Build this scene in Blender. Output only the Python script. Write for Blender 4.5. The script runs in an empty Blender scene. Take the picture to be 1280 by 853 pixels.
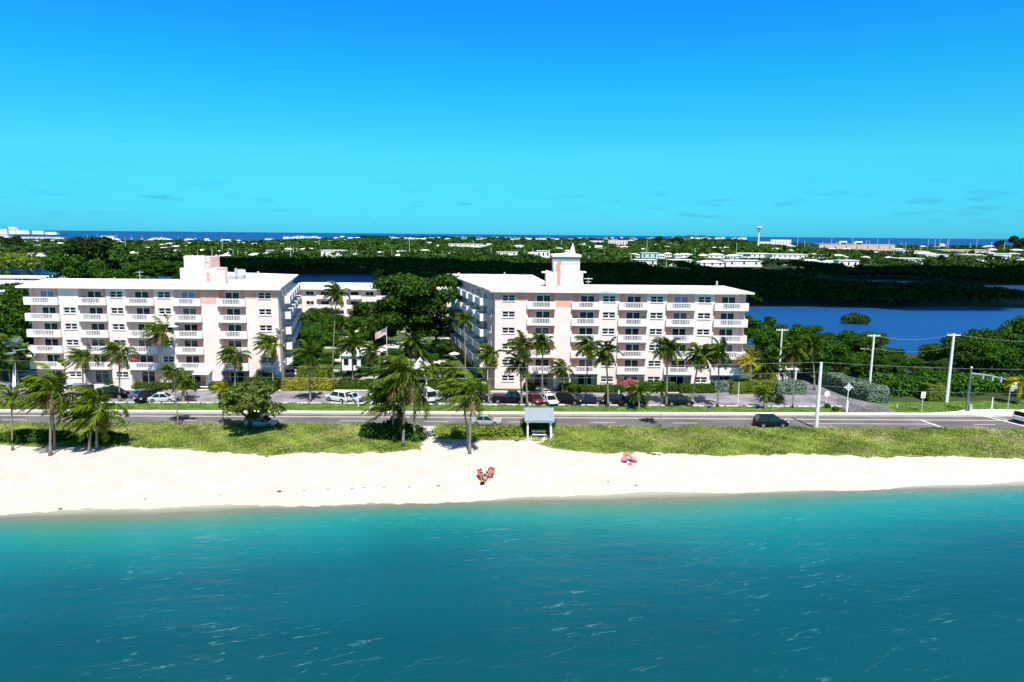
import bpy, bmesh, math, random
import numpy as np
from mathutils import Vector, Matrix, noise as mnoise
rnd = random.Random(7)
RG = np.random.default_rng(11)
C = bpy.context.scene.collection
scene = bpy.context.scene
PI = math.pi
# ------------------------------------------------------------------ camera geometry (used to read ground positions)
F = 853.33; PITCH = math.radians(8.88); ROLL = math.radians(0.52); H = 27.2
def ray(px, py):
    x = (px-640)/F; y = -(py-426.5)/F
    c, s = math.cos(ROLL), math.sin(ROLL)
    x, y = x*c-y*s, x*s+y*c
    return (x, math.cos(PITCH)+y*math.sin(PITCH), -math.sin(PITCH)+y*math.cos(PITCH))
def gp(px, py, z=0.0):
    d = ray(px, py); t = (z-H)/d[2]
    return (d[0]*t, d[1]*t)
def yp(px, py, Y):
    d = ray(px, py); t = Y/d[1]
    return (d[0]*t, H+d[2]*t)
# ------------------------------------------------------------------ materials
MATS = {}
def mat(name, col, rough=0.8, var=0.12, scale=3.0, metal=0.0, spec=0.3, bump=0.0, bscale=20.0, col2=None, lo=0.4, hi=0.6, detail=5):
    if name in MATS: return MATS[name]
    m = bpy.data.materials.new(name); m.use_nodes = True
    nt = m.node_tree; b = nt.nodes['Principled BSDF']
    b.inputs['Roughness'].default_value = rough; b.inputs['Metallic'].default_value = metal
    b.inputs['Specular IOR Level'].default_value = spec
    tc = nt.nodes.new('ShaderNodeTexCoord'); n = nt.nodes.new('ShaderNodeTexNoise')
    n.inputs['Scale'].default_value = scale; n.inputs['Detail'].default_value = detail
    nt.links.new(tc.outputs['Object'], n.inputs['Vector'])
    r = nt.nodes.new('ShaderNodeValToRGB')
    if col2 is None:
        c1 = [max(0, c*(1-var)) for c in col]; c2 = [min(1, c*(1+var)) for c in col]
    else: c1, c2 = col, col2
    r.color_ramp.elements[0].position = lo; r.color_ramp.elements[1].position = hi
    r.color_ramp.elements[0].color = (*c1, 1); r.color_ramp.elements[1].color = (*c2, 1)
    nt.links.new(n.outputs['Fac'], r.inputs['Fac']); nt.links.new(r.outputs['Color'], b.inputs['Base Color'])
    if bump:
        n2 = nt.nodes.new('ShaderNodeTexNoise'); n2.inputs['Scale'].default_value = bscale; n2.inputs['Detail'].default_value = 6
        nt.links.new(tc.outputs['Object'], n2.inputs['Vector'])
        bp = nt.nodes.new('ShaderNodeBump'); bp.inputs['Strength'].default_value = bump; bp.inputs['Distance'].default_value = 0.1
        nt.links.new(n2.outputs['Fac'], bp.inputs['Height']); nt.links.new(bp.outputs['Normal'], b.inputs['Normal'])
    MATS[name] = m
    return m
def leafmat(name, dark, light, transl=0.35):
    if name in MATS: return MATS[name]
    m = bpy.data.materials.new(name); m.use_nodes = True; nt = m.node_tree
    for x in list(nt.nodes): nt.nodes.remove(x)
    out = nt.nodes.new('ShaderNodeOutputMaterial'); at = nt.nodes.new('ShaderNodeAttribute'); at.attribute_name = 'tint'
    mx = nt.nodes.new('ShaderNodeMix'); mx.data_type = 'RGBA'
    mx.inputs[6].default_value = (*dark, 1); mx.inputs[7].default_value = (*light, 1)
    nt.links.new(at.outputs['Fac'], mx.inputs[0])
    d = nt.nodes.new('ShaderNodeBsdfDiffuse'); t = nt.nodes.new('ShaderNodeBsdfTranslucent'); ms = nt.nodes.new('ShaderNodeMixShader')
    ms.inputs[0].default_value = transl
    nt.links.new(mx.outputs[2], d.inputs[0]); nt.links.new(mx.outputs[2], t.inputs[0])
    nt.links.new(d.outputs[0], ms.inputs[1]); nt.links.new(t.outputs[0], ms.inputs[2]); nt.links.new(ms.outputs[0], out.inputs[0])
    MATS[name] = m
    return m
M_white = mat('white_paint', (.80,.77,.755), .7, .03, .6)
M_wallw = mat('cream_stucco', (.79,.665,.605), .85, .04, .35, bump=.1, bscale=8)
M_pink = mat('pink_stucco', (.84,.40,.30), .85, .07, .5)
M_palepink = mat('pale_pink_stucco', (.82,.56,.49), .85, .05, .5)
M_roof = mat('white_roof_coating', (.83,.82,.81), .75, .05, .15, col2=(.74,.74,.76), lo=.35, hi=.75)
M_roofdirty = mat('stained_roof_coating', (.78,.77,.76), .75, .05, .28, col2=(.36,.39,.44), lo=.47, hi=.72, detail=8)
M_glass = mat('dark_glass', (.012,.014,.02), .08, .3, 1.5, spec=.6)
M_curtain = mat('curtained_glass', (.10,.10,.105), .2, .3, 1.5, spec=.5)
M_bluepane = mat('blue_shutter', (.18,.26,.42), .5, .1, 2)
M_sign = mat('salmon_paint', (.72,.24,.20), .7, .1, 2)
M_greenroof = mat('teal_trim', (.03,.08,.09), .5, .1, 2)
M_concrete = mat('concrete', (.62,.60,.56), .9, .08, .8)
M_greymetal = mat('galvanised_metal', (.40,.43,.44), .45, .08, 3, metal=.3)
M_polew = mat('white_concrete_pole', (.74,.74,.72), .7, .05, 2)
M_polegreen = mat('grey_green_steel', (.13,.20,.22), .45, .1, 2, metal=.4)
M_wood = mat('weathered_wood', (.30,.24,.17), .8, .2, 5)
M_trunk = mat('palm_trunk_bark', (.24,.205,.16), .9, .25, 6, bump=.4, bscale=12)
M_bark = mat('tree_bark', (.12,.095,.07), .9, .2, 5)
M_tyre = mat('tyre_rubber', (.012,.012,.013), .8, .1, 5)
M_rim = mat('alloy_rim', (.5,.5,.52), .35, .05, 5, metal=.8)
M_lampred = mat('red_lens', (.5,.02,.02), .25, .1, 3)
M_lampclear = mat('clear_lens', (.75,.75,.72), .15, .05, 3)
M_black = mat('black_paint', (.006,.007,.010), .45, .2, 3, spec=.2)
M_red = mat('red_cloth', (.45,.025,.045), .8, .1, 5)
M_pinkcloth = mat('faded_red_cloth', (.60,.16,.17), .8, .1, 5)
M_skin = mat('skin', (.42,.24,.17), .6, .05, 5)
M_navy = mat('dark_cloth', (.02,.022,.04), .9, .1, 5)
M_hair = mat('dark_hair', (.02,.014,.01), .7, .2, 20)
M_asphalt = mat('asphalt', (.095,.09,.095), .9, .12, .25, bump=.15, bscale=30, col2=(.16,.153,.158), lo=.3, hi=.7)
M_lot = mat('sunbleached_asphalt', (.14,.13,.15), .9, .1, .3, col2=(.29,.27,.30), lo=.35, hi=.65)
M_lane = mat('driveway_asphalt', (.11,.105,.12), .9, .1, .3, col2=(.2,.19,.21), lo=.35, hi=.65)
M_paint = mat('road_paint', (.80,.78,.74), .7, .08, 2)
M_paintyel = mat('yellow_road_paint', (.82,.66,.42), .7, .08, 2)
M_sidewalk = mat('pale_concrete', (.74,.71,.67), .9, .06, .8)
M_lawn = mat('lawn_turf', (.05,.11,.010), .95, .2, .6, col2=(.13,.22,.03), lo=.35, hi=.68)
M_soil = mat('dune_turf', (.13,.19,.035), .95, .2, .5, col2=(.32,.32,.12), lo=.4, hi=.7)
M_court = mat('courtyard_ground', (.05,.09,.02), .95, .2, .12, col2=(.62,.58,.52), lo=.52, hi=.60)
M_land = mat('woodland_ground', (.014,.028,.006), .95, .2, .02, col2=(.05,.075,.02), lo=.4, hi=.65)
M_brick = mat('terracotta_paint', (.50,.20,.14), .8, .08, 2)
# sun at right behind the camera
SUN_EL = math.radians(60); SUN_AZ = math.radians(13)      # azimuth: degrees to the right of straight behind the camera
# ------------------------------------------------------------------ object helpers
def link(o, parent=None):
    C.objects.link(o)
    if parent is not None: o.parent = parent
    return o
def tag(o, label=None, cat=None, group=None, kind=None):
    if label: o['label'] = label
    if cat: o['category'] = cat
    if group: o['group'] = group
    if kind: o['kind'] = kind
    return o
def empty(name, loc=(0,0,0), rz=0.0):
    o = bpy.data.objects.new(name, None); o.location = loc; o.rotation_euler = (0,0,rz); o.empty_display_size = .3
    return link(o)
def copy_tree(o, parent=None):
    c = o.copy(); link(c, parent)
    for ch in o.children: copy_tree(ch, c)
    return c
def setup(o):
    return o
class MB:
    def __init__(s): s.v = []; s.f = []; s.m = []; s.mats = []; s.T = None
    def mi(s, m):
        if m not in s.mats: s.mats.append(m)
        return s.mats.index(m)
    def add(s, vs, fs, m):
        b = len(s.v)
        s.v += [tuple(s.T(*v)) if s.T else tuple(v) for v in vs]
        i = s.mi(m)
        for f in fs: s.f.append(tuple(b+k for k in f)); s.m.append(i)
    def box(s, x0, x1, y0, y1, z0, z1, m):
        s.add([(x0,y0,z0),(x1,y0,z0),(x1,y1,z0),(x0,y1,z0),(x0,y0,z1),(x1,y0,z1),(x1,y1,z1),(x0,y1,z1)],
              [(0,3,2,1),(4,5,6,7),(0,1,5,4),(1,2,6,5),(2,3,7,6),(3,0,4,7)], m)
    def prism(s, poly, z0, z1, m, top=None):
        n = len(poly)
        s.add([(x,y,z0) for x,y in poly]+[(x,y,z1) for x,y in (top or poly)],
              [tuple(range(n-1,-1,-1)), tuple(range(n,2*n))]+[(i,(i+1)%n,n+(i+1)%n,n+i) for i in range(n)], m)
    def tube(s, pts, rads, m, n=8, cap=True):
        pts = [Vector(p) for p in pts]; vs = []; fs = []
        for i, p in enumerate(pts):
            d = (pts[min(i+1,len(pts)-1)]-pts[max(i-1,0)]).normalized()
            a = d.cross(Vector((0,0,1)));
            if a.length < .05: a = d.cross(Vector((1,0,0)))
            a.normalize(); b = d.cross(a)
            r = rads[i] if isinstance(rads,(list,tuple)) else rads
            for k in range(n):
                t = 2*PI*k/n; q = p+a*(r*math.cos(t))+b*(r*math.sin(t)); vs.append(tuple(q))
        for i in range(len(pts)-1):
            for k in range(n):
                fs.append((i*n+k, i*n+(k+1)%n, (i+1)*n+(k+1)%n, (i+1)*n+k))
        if cap: fs.append(tuple(range(n-1,-1,-1))); fs.append(tuple((len(pts)-1)*n+k for k in range(n)))
        s.add(vs, fs, m)
    def build(s, name, parent=None, smooth=False, bevel=0):
        me = bpy.data.meshes.new(name); me.from_pydata(s.v, [], s.f)
        for m in s.mats: me.materials.append(m)
        for p, i in zip(me.polygons, s.m): p.material_index = i; p.use_smooth = smooth
        bm = bmesh.new(); bm.from_mesh(me); bmesh.ops.recalc_face_normals(bm, faces=bm.faces); bm.to_mesh(me); bm.free()
        o = bpy.data.objects.new(name, me); link(o, parent)
        if bevel:
            md = o.modifiers.new('bevel','BEVEL'); md.width = bevel; md.segments = 2; md.limit_method = 'ANGLE'
        return o
def np_mesh(name, V, Fq, m, tint=None, parent=None, k=4):
    me = bpy.data.meshes.new(name)
    n = len(V); nf = len(Fq)
    me.vertices.add(n); me.vertices.foreach_set('co', np.asarray(V, dtype=np.float32).ravel())
    me.loops.add(nf*k); me.loops.foreach_set('vertex_index', np.asarray(Fq, dtype=np.int32).ravel())
    me.polygons.add(nf); me.polygons.foreach_set('loop_start', np.arange(nf, dtype=np.int32)*k)
    me.polygons.foreach_set('loop_total', np.full(nf, k, dtype=np.int32))
    me.update(calc_edges=True)
    me.materials.append(m)
    if tint is not None:
        a = me.attributes.new('tint','FLOAT','POINT'); a.data.foreach_set('value', np.asarray(tint, dtype=np.float32))
    o = bpy.data.objects.new(name, me); link(o, parent)
    return o
def cards(P, N, S, asp=.7, jit=.5, rg=RG):
    """leaf cards: centres P, rough normals N, sizes S -> verts, quads"""
    n = len(P); N = N + rg.normal(0, jit, (n,3)); N /= np.linalg.norm(N, axis=1, keepdims=True)+1e-9
    A = np.cross(N, rg.normal(0,1,(n,3))); A /= np.linalg.norm(A, axis=1, keepdims=True)+1e-9
    B = np.cross(N, A); S = S[:,None]
    V = np.empty((n,4,3))
    V[:,0] = P-A*S; V[:,1] = P-B*S*asp; V[:,2] = P+A*S; V[:,3] = P+B*S*asp
    return V.reshape(-1,3), np.arange(4*n).reshape(n,4)
def vnoise(P, scale, seed=0):
    """cheap smooth pseudo noise 0..1 on Nx2 points"""
    x = P[:,0]*scale+seed*1.7; y = P[:,1]*scale-seed*2.3
    v = np.sin(x*1.0+1.3*np.sin(y*.7+seed))+np.sin(y*1.1+1.7*np.sin(x*.6+2+seed))+.6*np.sin(x*2.3+y*1.9+seed)+.4*np.sin(x*4.7-y*3.9)
    return np.clip(v/5.2+.5, 0, 1)
def inpoly(P, poly):
    x, y = P[:,0], P[:,1]; r = np.zeros(len(P), bool); n = len(poly)
    for i in range(n):
        x0,y0 = poly[i]; x1,y1 = poly[(i+1)%n]
        if y0 == y1: continue
        c = ((y0 > y) != (y1 > y)) & (x < (x1-x0)*(y-y0)/(y1-y0)+x0); r ^= c
    return r
def blob_points(lobes, n, rg, low=-.35):
    """points on the surface shells of several ellipsoid lobes (x,y,z,rx,rz)"""
    L = np.array(lobes); w = L[:,3]**2; idx = rg.choice(len(L), n, p=w/w.sum())
    D = rg.normal(0,1,(n,3)); D /= np.linalg.norm(D, axis=1, keepdims=True)
    D[:,2] = np.where(D[:,2] < low, -D[:,2], D[:,2])
    rr = rg.uniform(.6, 1.14, n)[:,None]
    R3 = np.stack([L[idx,3], L[idx,3], L[idx,4]], 1)
    return L[idx,:3]+D*R3*rr, D
# ------------------------------------------------------------------ palms
L_palm = leafmat('coconut_frond', (.010,.032,.005), (.19,.27,.025), .3)
L_palmy = leafmat('yellowing_frond', (.12,.13,.012), (.50,.44,.03), .4)
L_dry = leafmat('dry_frond', (.13,.09,.04), (.42,.32,.16), .3)
L_silver = leafmat('silver_fan_leaf', (.12,.18,.17), (.36,.45,.44), .2)
def frond_geo(rg, az, el, length, wind, grav, V, Fq, T, nl=26, lw=.08, ll=.9, droop=.7, bt=0.):
    d = np.array([math.cos(az)*math.cos(el), math.sin(az)*math.cos(el), math.sin(el)])
    p = np.zeros(3)+d*.1; steps = 12; dl = length/steps; pts = [p.copy()]; dirs = [d.copy()]
    for i in range(steps):
        t = i/steps
        d = d+np.array([-wind*.16, wind*.03, -grav*(.05+.17*t)]); d /= np.linalg.norm(d)
        p = p+d*dl; pts.append(p.copy()); dirs.append(d.copy())
    pts = np.array(pts); dirs = np.array(dirs)
    side = np.cross(dirs, np.array([0,0,1.])); side /= np.linalg.norm(side, axis=1, keepdims=True)+1e-6
    up = np.cross(side, dirs)
    # rachis ribbon
    b = len(V)
    for i in range(len(pts)):
        w = .05*(1-i/len(pts))+.012
        V.append(pts[i]-side[i]*w); V.append(pts[i]+side[i]*w); T += [.9+bt, .9+bt]
    for i in range(len(pts)-1): Fq.append((b+2*i, b+2*i+1, b+2*i+3, b+2*i+2))
    for j in range(nl):
        t = .10+.9*j/nl; k = t*steps; i = min(int(k), steps-1); f = k-i
        q = pts[i]*(1-f)+pts[i+1]*f; dd = dirs[i]; ss = side[i]; uu = up[i]
        l = ll*(math.sin(PI*min(1,(.12+.86*t)))**.6)*rg.uniform(.8,1.1)
        tt = min(1,max(0, rg.uniform(.05,.75)+.15*t+bt))
        for sg in (-1,1):
            v = ss*sg*1.0+dd*(.45+.5*t)-uu*droop*rg.uniform(.1,1.3)+np.array([-wind*.35, 0, -.18])+rg.normal(0,.16,3)
            v /= np.linalg.norm(v)
            w = dd*lw
            tip = q+v*l+np.array([-wind*.06,0,-.10*l])
            mid = q+v*l*.5
            b = len(V); V += [q-w*.6, q+w*.6, mid+w, tip, mid-w]; T += [tt]*5
            Fq.append((b, b+1, b+2, b+4)); Fq.append((b+4, b+2, b+3, b+3))
def crown_mesh(seed, nf, length, wind, m, lo=-.35, hi=1.35, grav=1.0, bt=0., nl=26, ll=.9, droop=.75):
    rg = np.random.default_rng(seed); V = []; Fq = []; T = []
    for k in range(nf):
        az = k*2.39996+rg.uniform(-.3,.3); el = lo+(hi-lo)*(k+.5)/nf+rg.uniform(-.12,.12)
        frond_geo(rg, az, el, length*rg.uniform(.85,1.08), wind*rg.uniform(.7,1.3), grav*rg.uniform(.8,1.2), V, Fq, T, nl=nl, ll=ll, droop=droop, bt=bt+rg.uniform(-.42,.22))
    V = np.array(V)
    fs = [tuple(f) if f[2] != f[3] else tuple(f[:3]) for f in Fq]
    me = bpy.data.meshes.new('crown'); me.from_pydata([tuple(v) for v in V], [], fs); me.materials.append(m)
    a = me.attributes.new('tint','FLOAT','POINT'); a.data.foreach_set('value', np.clip(np.array(T, dtype=np.float32),0,1))
    return me
CR = {}
CR['w'] = [crown_mesh(100+i, 25, 3.9, 1.25, L_palm, lo=-.5, hi=1.5, bt=.02) for i in range(3)]         # wind blown
CR['m'] = [crown_mesh(120+i, 23, 3.6, .7, L_palm, lo=-.55, hi=1.45, bt=-.14) for i in range(3)]          # light wind
CR['s'] = [crown_mesh(140+i, 21, 3.4, .25, L_palm, lo=-.5, grav=1.15, bt=-.2) for i in range(3)]  # still, drooping
CR['y'] = [crown_mesh(160+i, 20, 3.4, .8, L_palmy, lo=-.6, bt=.1) for i in range(2)]
CR['yg'] = [crown_mesh(170+i, 22, 3.6, .8, L_palm, lo=-.5, bt=.25) for i in range(2)]
DRY = [crown_mesh(180+i, 9, 3.0, .8, L_dry, lo=-1.1, hi=-.35, grav=1.3, nl=16) for i in range(2)]
DRYS = [crown_mesh(190+i, 8, 2.6, .3, L_dry, lo=-1.1, hi=-.4, grav=1.3, nl=16) for i in range(2)]
def palm(pb, pc, label, kind='m', rad=3.4, seed=0, dry=True, group=None, extra=None, cat='palm tree', tr=.15, z0=0.0, nuts=True):
    """pb: ground pixel of the trunk foot; pc: pixel of the crown heart"""
    x, y = gp(*pb, z0); cx, cz = yp(pc[0], pc[1], y)
    root = empty('palm_tree', (x, y, z0)); tag(root, label, cat, group)
    dx = cx-x; h = cz-z0
    def trunk(dx, h, ox=0, oy=0, name='trunk'):
        mb = MB(); n = 9; pts = []; rs = []
        for i in range(n+1):
            t = i/n
            pts.append((ox+dx*(t**1.5), oy+.35*math.sin(t*2.6+seed)*t*(1-t), h*t-.1*(1-t)))
            rs.append(tr*(1.75-.85*min(1,t*6))*(1-.28*t) if t < .18 else tr*(1-.28*t))
        mb.tube(pts, rs, M_trunk, 8); mb.build(name, root, smooth=True)
    trunk(dx, h)
    me = CR[kind][seed % len(CR[kind])]
    def put(nm, me, X, Y, Z, s):
        o = bpy.data.objects.new(nm, me); o.location = (X,Y,Z); o.scale = (s,s,s); o.rotation_euler = (0,0,rnd.uniform(-.25,.25) if kind in 'wyg' else rnd.uniform(-1.2,1.2)); link(o, root)
    s = rad/3.4
    put('crown', me, dx, 0, h, s)
    if dry: put('dry_frond_skirt', (DRY if kind in ('w','y','yg') else DRYS)[seed % 2], dx, 0, h-.05, s)
    if nuts:
        mb = MB()
        for k in range(6):
            a = k*1.05+seed; c = Vector((dx+math.cos(a)*.26*s, math.sin(a)*.26*s, h-.22*s-.06*(k%2)))
            mb.tube([c+Vector((0,0,-.13*s)), c+Vector((0,0,-.06*s)), c+Vector((0,0,.06*s)), c+Vector((0,0,.13*s))], [.04*s,.12*s,.12*s,.04*s], M_trunk if k%2 else mat('green_coconut',(.16,.2,.04),.5,.1,5), 6)
        mb.build('coconut_bunch', root, smooth=True)
    if extra:
        for (ox, oy, hh, ddx) in extra:
            trunk(ddx, hh, ox, oy); put('crown', CR[kind][(seed+1) % len(CR[kind])], ox+ddx, oy, hh, s*.9)
    return root
# ------------------------------------------------------------------ broadleaf trees
L_ficus = leafmat('ficus_leaf', (.010,.030,.006), (.075,.155,.02), .18)
L_mid = leafmat('mid_green_leaf', (.010,.038,.006), (.09,.21,.022), .22)
L_bright = leafmat('bright_leaf', (.05,.09,.012), (.26,.34,.05), .3)
L_darkc = leafmat('casuarina_needles', (.010,.022,.007), (.05,.085,.02), .15)
L_far = leafmat('island_wood_leaf', (.005,.020,.004), (.085,.175,.035), .2)
L_mang = leafmat('mangrove_leaf', (.008,.032,.005), (.07,.18,.02), .18)
L_mangd = leafmat('dark_green_leaf', (.012,.028,.008), (.06,.105,.02), .15)  # darker, duller leaf green for the mangrove belt, far woods and islet
L_grape = leafmat('sea_grape_leaf', (.035,.06,.012), (.19,.25,.05), .25)
L_silverh = leafmat('silver_buttonwood_leaf', (.05,.09,.05), (.27,.36,.27), .15)
L_hedge = leafmat('clipped_hedge_leaf', (.02,.045,.006), (.10,.17,.02), .2)
L_yelh = leafmat('yellow_croton_leaf', (.10,.13,.015), (.45,.42,.06), .3)
L_beach = leafmat('beach_creeper_leaf', (.07,.13,.015), (.36,.46,.085), .3)
L_beachdry = leafmat('dune_grass_blade', (.20,.21,.06), (.60,.55,.26), .3)
L_turf = leafmat('turf_blade', (.045,.09,.010), (.17,.25,.045), .3)
L_bougain = leafmat('bougainvillea_flower', (.30,.06,.08), (.65,.28,.30), .3)
def tree_meshes(seed, hgt, rad, m, nlobe=9, ncard=3600, card=.30, trunk_h=None, flat=.75, rise=.0):
    rg = np.random.default_rng(seed); th = trunk_h or hgt*.42
    lobes = []
    for k in range(nlobe):
        a = rg.uniform(0, 2*PI); r = rad*math.sqrt(rg.uniform(0,.72)); z = hgt*(.62+rise)+rg.uniform(-.3,.32)*hgt
        q = rad*rg.uniform(.20,.44)
        z = min(z, hgt-q*flat)
        lobes.append((r*math.cos(a), r*math.sin(a), z, q, q*flat))
    lobes.append((0,0,hgt*.62, rad*.6, hgt*.24))
    P, D = blob_points(lobes, ncard, rg)
    S = rg.uniform(.7,1.3,ncard)*card
    V, Q = cards(P, D+np.array([0,0,.5]), S, .55, .8, rg)
    lobe_t = vnoise(P[:,:2]+P[:,2:3], 2.4, seed)
    T = np.repeat(np.clip(rg.uniform(0,.6,ncard)+lobe_t*.7-.22, 0, 1), 4)
    o = np_mesh('crown', V, Q, m, T); cm = o.data; bpy.data.objects.remove(o)
    mb = MB()
    mb.tube([(0,0,-.1),(0.05*rad*.3,0,th*.5),(0,.05,th),(.1,0,hgt*.7)], [rad*.085,rad*.065,rad*.055,rad*.02], M_bark, 8)
    o = mb.build('trunk', None, True); tm = o.data; bpy.data.objects.remove(o)
    mb = MB()
    for l in lobes[:6]:
        mb.tube([(0,0,th*.8),(l[0]*.5,l[1]*.5,(th*.8+l[2])/2+.1*rad),(l[0],l[1],l[2])], [rad*.04,rad*.025,rad*.012], M_bark, 6)
    o = mb.build('branches', None, True); bm_ = o.data; bpy.data.objects.remove(o)
    return tm, bm_, cm
def plant_tree(meshes, loc, s, rz, label, group=None, cat='tree', name='leafy_tree', sz=None):
    root = empty(name, loc, rz); root.scale = (s, s, sz or s); tag(root, label, cat, group)
    for nm, me in zip(('trunk','branches','crown'), meshes):
        link(bpy.data.objects.new(nm, me), root)
    return root
def bush(name, lobes, n, card, m, label, cat='bush', group=None, loc=(0,0,0), seed=0, jit=.45, stems=True, kind=None):
    rg = np.random.default_rng(seed+900)
    P, D = blob_points(lobes, n, rg, low=-.6); P[:,2] = np.maximum(P[:,2], .03)
    V, Q = cards(P, D+np.array([0,0,.4]), rg.uniform(.7,1.3,n)*card, .6, jit, rg)
    T = np.repeat(np.clip(rg.uniform(0,.75,n)+.25*vnoise(P[:,:2], 1.5, seed),0,1), 4)
    if stems:
        root = empty(name, loc); tag(root, label, cat, group)
        np_mesh('foliage', V, Q, m, T, root)
        mb = MB()
        for l in lobes[:5]: mb.tube([(l[0]*.3,l[1]*.3,-.05),(l[0]*.8,l[1]*.8,l[2]*.6),(l[0],l[1],l[2])], [.06,.04,.02], M_bark, 5)
        mb.build('stem', root, True)
        return root
    o = np_mesh(name, V, Q, m, T); o.location = loc; tag(o, label, cat, group, kind)
    return o
def hedge(x0, x1, y0, y1, h, m, label, seed=0, card=.16, dens=70, yaw=None, cat='hedge', name='clipped_hedge', poly=None):
    """leaf cards over the faces of a rounded hedge block, over a twiggy core"""
    rg = np.random.default_rng(seed+500)
    if poly is None: poly = [(x0,y0),(x1,y0),(x1,y1),(x0,y1)]
    P = []; D = []
    xs = [p[0] for p in poly]; ys = [p[1] for p in poly]
    area = (max(xs)-min(xs))*(max(ys)-min(ys)); n = int(area*dens)
    T = np.stack([rg.uniform(min(xs),max(xs),n), rg.uniform(min(ys),max(ys),n)],1); T = T[inpoly(T, poly)]
    zz = h*(1+.10*(vnoise(T, 1.3, seed)-.5)*2)+rg.uniform(-.06,.06,len(T))
    P.append(np.column_stack([T, zz])); D.append(np.tile([0,0,1.], (len(T),1)))
    for i in range(len(poly)):
        a = np.array(poly[i]); b = np.array(poly[(i+1)%len(poly)]); L = np.linalg.norm(b-a); k = int(L*h*dens)
        t = rg.uniform(0,1,k)[:,None]; z = rg.uniform(.03,h*1.02,k); q = a+(b-a)*t
        nn = np.array([(b-a)[1], -(b-a)[0]])/max(L,1e-6)
        bul = .12*np.sin(z/h*PI)+.10*(vnoise(q, 1.6, seed+3)-.5)
        q = q+nn*bul[:,None]+rg.normal(0,.04,(k,2))
        P.append(np.column_stack([q, z])); D.append(np.tile([nn[0],nn[1],.25], (k,1)))
    P = np.vstack(P); D = np.vstack(D); n = len(P)
    V, Q = cards(P, D, rg.uniform(.7,1.3,n)*card, .6, .5, rg)
    Tn = np.repeat(np.clip(rg.uniform(0,.7,n)+.3*vnoise(P[:,:2],2.,seed),0,1),4)
    cx = sum(xs)/len(xs); cy = sum(ys)/len(ys)
    root = empty(name, (cx,cy,0)); tag(root, label, cat)
    V[:,0] -= cx; V[:,1] -= cy
    np_mesh('foliage', V, Q, m, Tn, root)
    mb = MB(); sh = [((x-cx)*.96+0*0, (y-cy)*.86) for x,y in poly]
    mb.prism(sh, .0, h*.88, mat('hedge_twigs',(.02,.03,.008),.95,.2,6)); mb.build('twig_core', root)
    return root
SKY_SAT = 1.35; SKY_HUE = .49; SKY_STR = .10; EXPOSURE = .75
# ================================================================== SETTING
from mathutils.geometry import tessellate_polygon
def shore_y(x): return 70.4+.1*x+.5*math.sin(x*.13)+.25*math.sin(x*.41+1)
def beach_z(x, y):
    s = shore_y(x); t = (y-s)/(84.0-s)
    return -1+1.0*max(-3, t) if t < 0 else min(0, -1+(1-(1-min(1,t))**1.6))
def pxl(pts, z=0.): return [gp(a, b, z) for a, b in pts]
def sheet(name, poly, z, m, kind='structure'):
    me = bpy.data.meshes.new(name); bm = bmesh.new()
    vs = [bm.verts.new((x,y,z)) for x,y in poly]
    for t in tessellate_polygon([[Vector((x,y,0)) for x,y in poly]]):
        a, b, c = (poly[i] for i in t); cr = (b[0]-a[0])*(c[1]-a[1])-(b[1]-a[1])*(c[0]-a[0])
        if abs(cr) < 1e-9: continue
        bm.faces.new([vs[i] for i in (t if cr > 0 else t[::-1])])
    bm.to_mesh(me); bm.free(); me.materials.append(m)
    return tag(link(bpy.data.objects.new(name, me)), kind=kind)
def slab(name, poly, z0, z1, m, kind='structure'):
    mb = MB(); mb.prism(poly, z0, z1, m); return tag(mb.build(name), kind=kind)
def wx(px, Y): return (px-640)/F*Y
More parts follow.
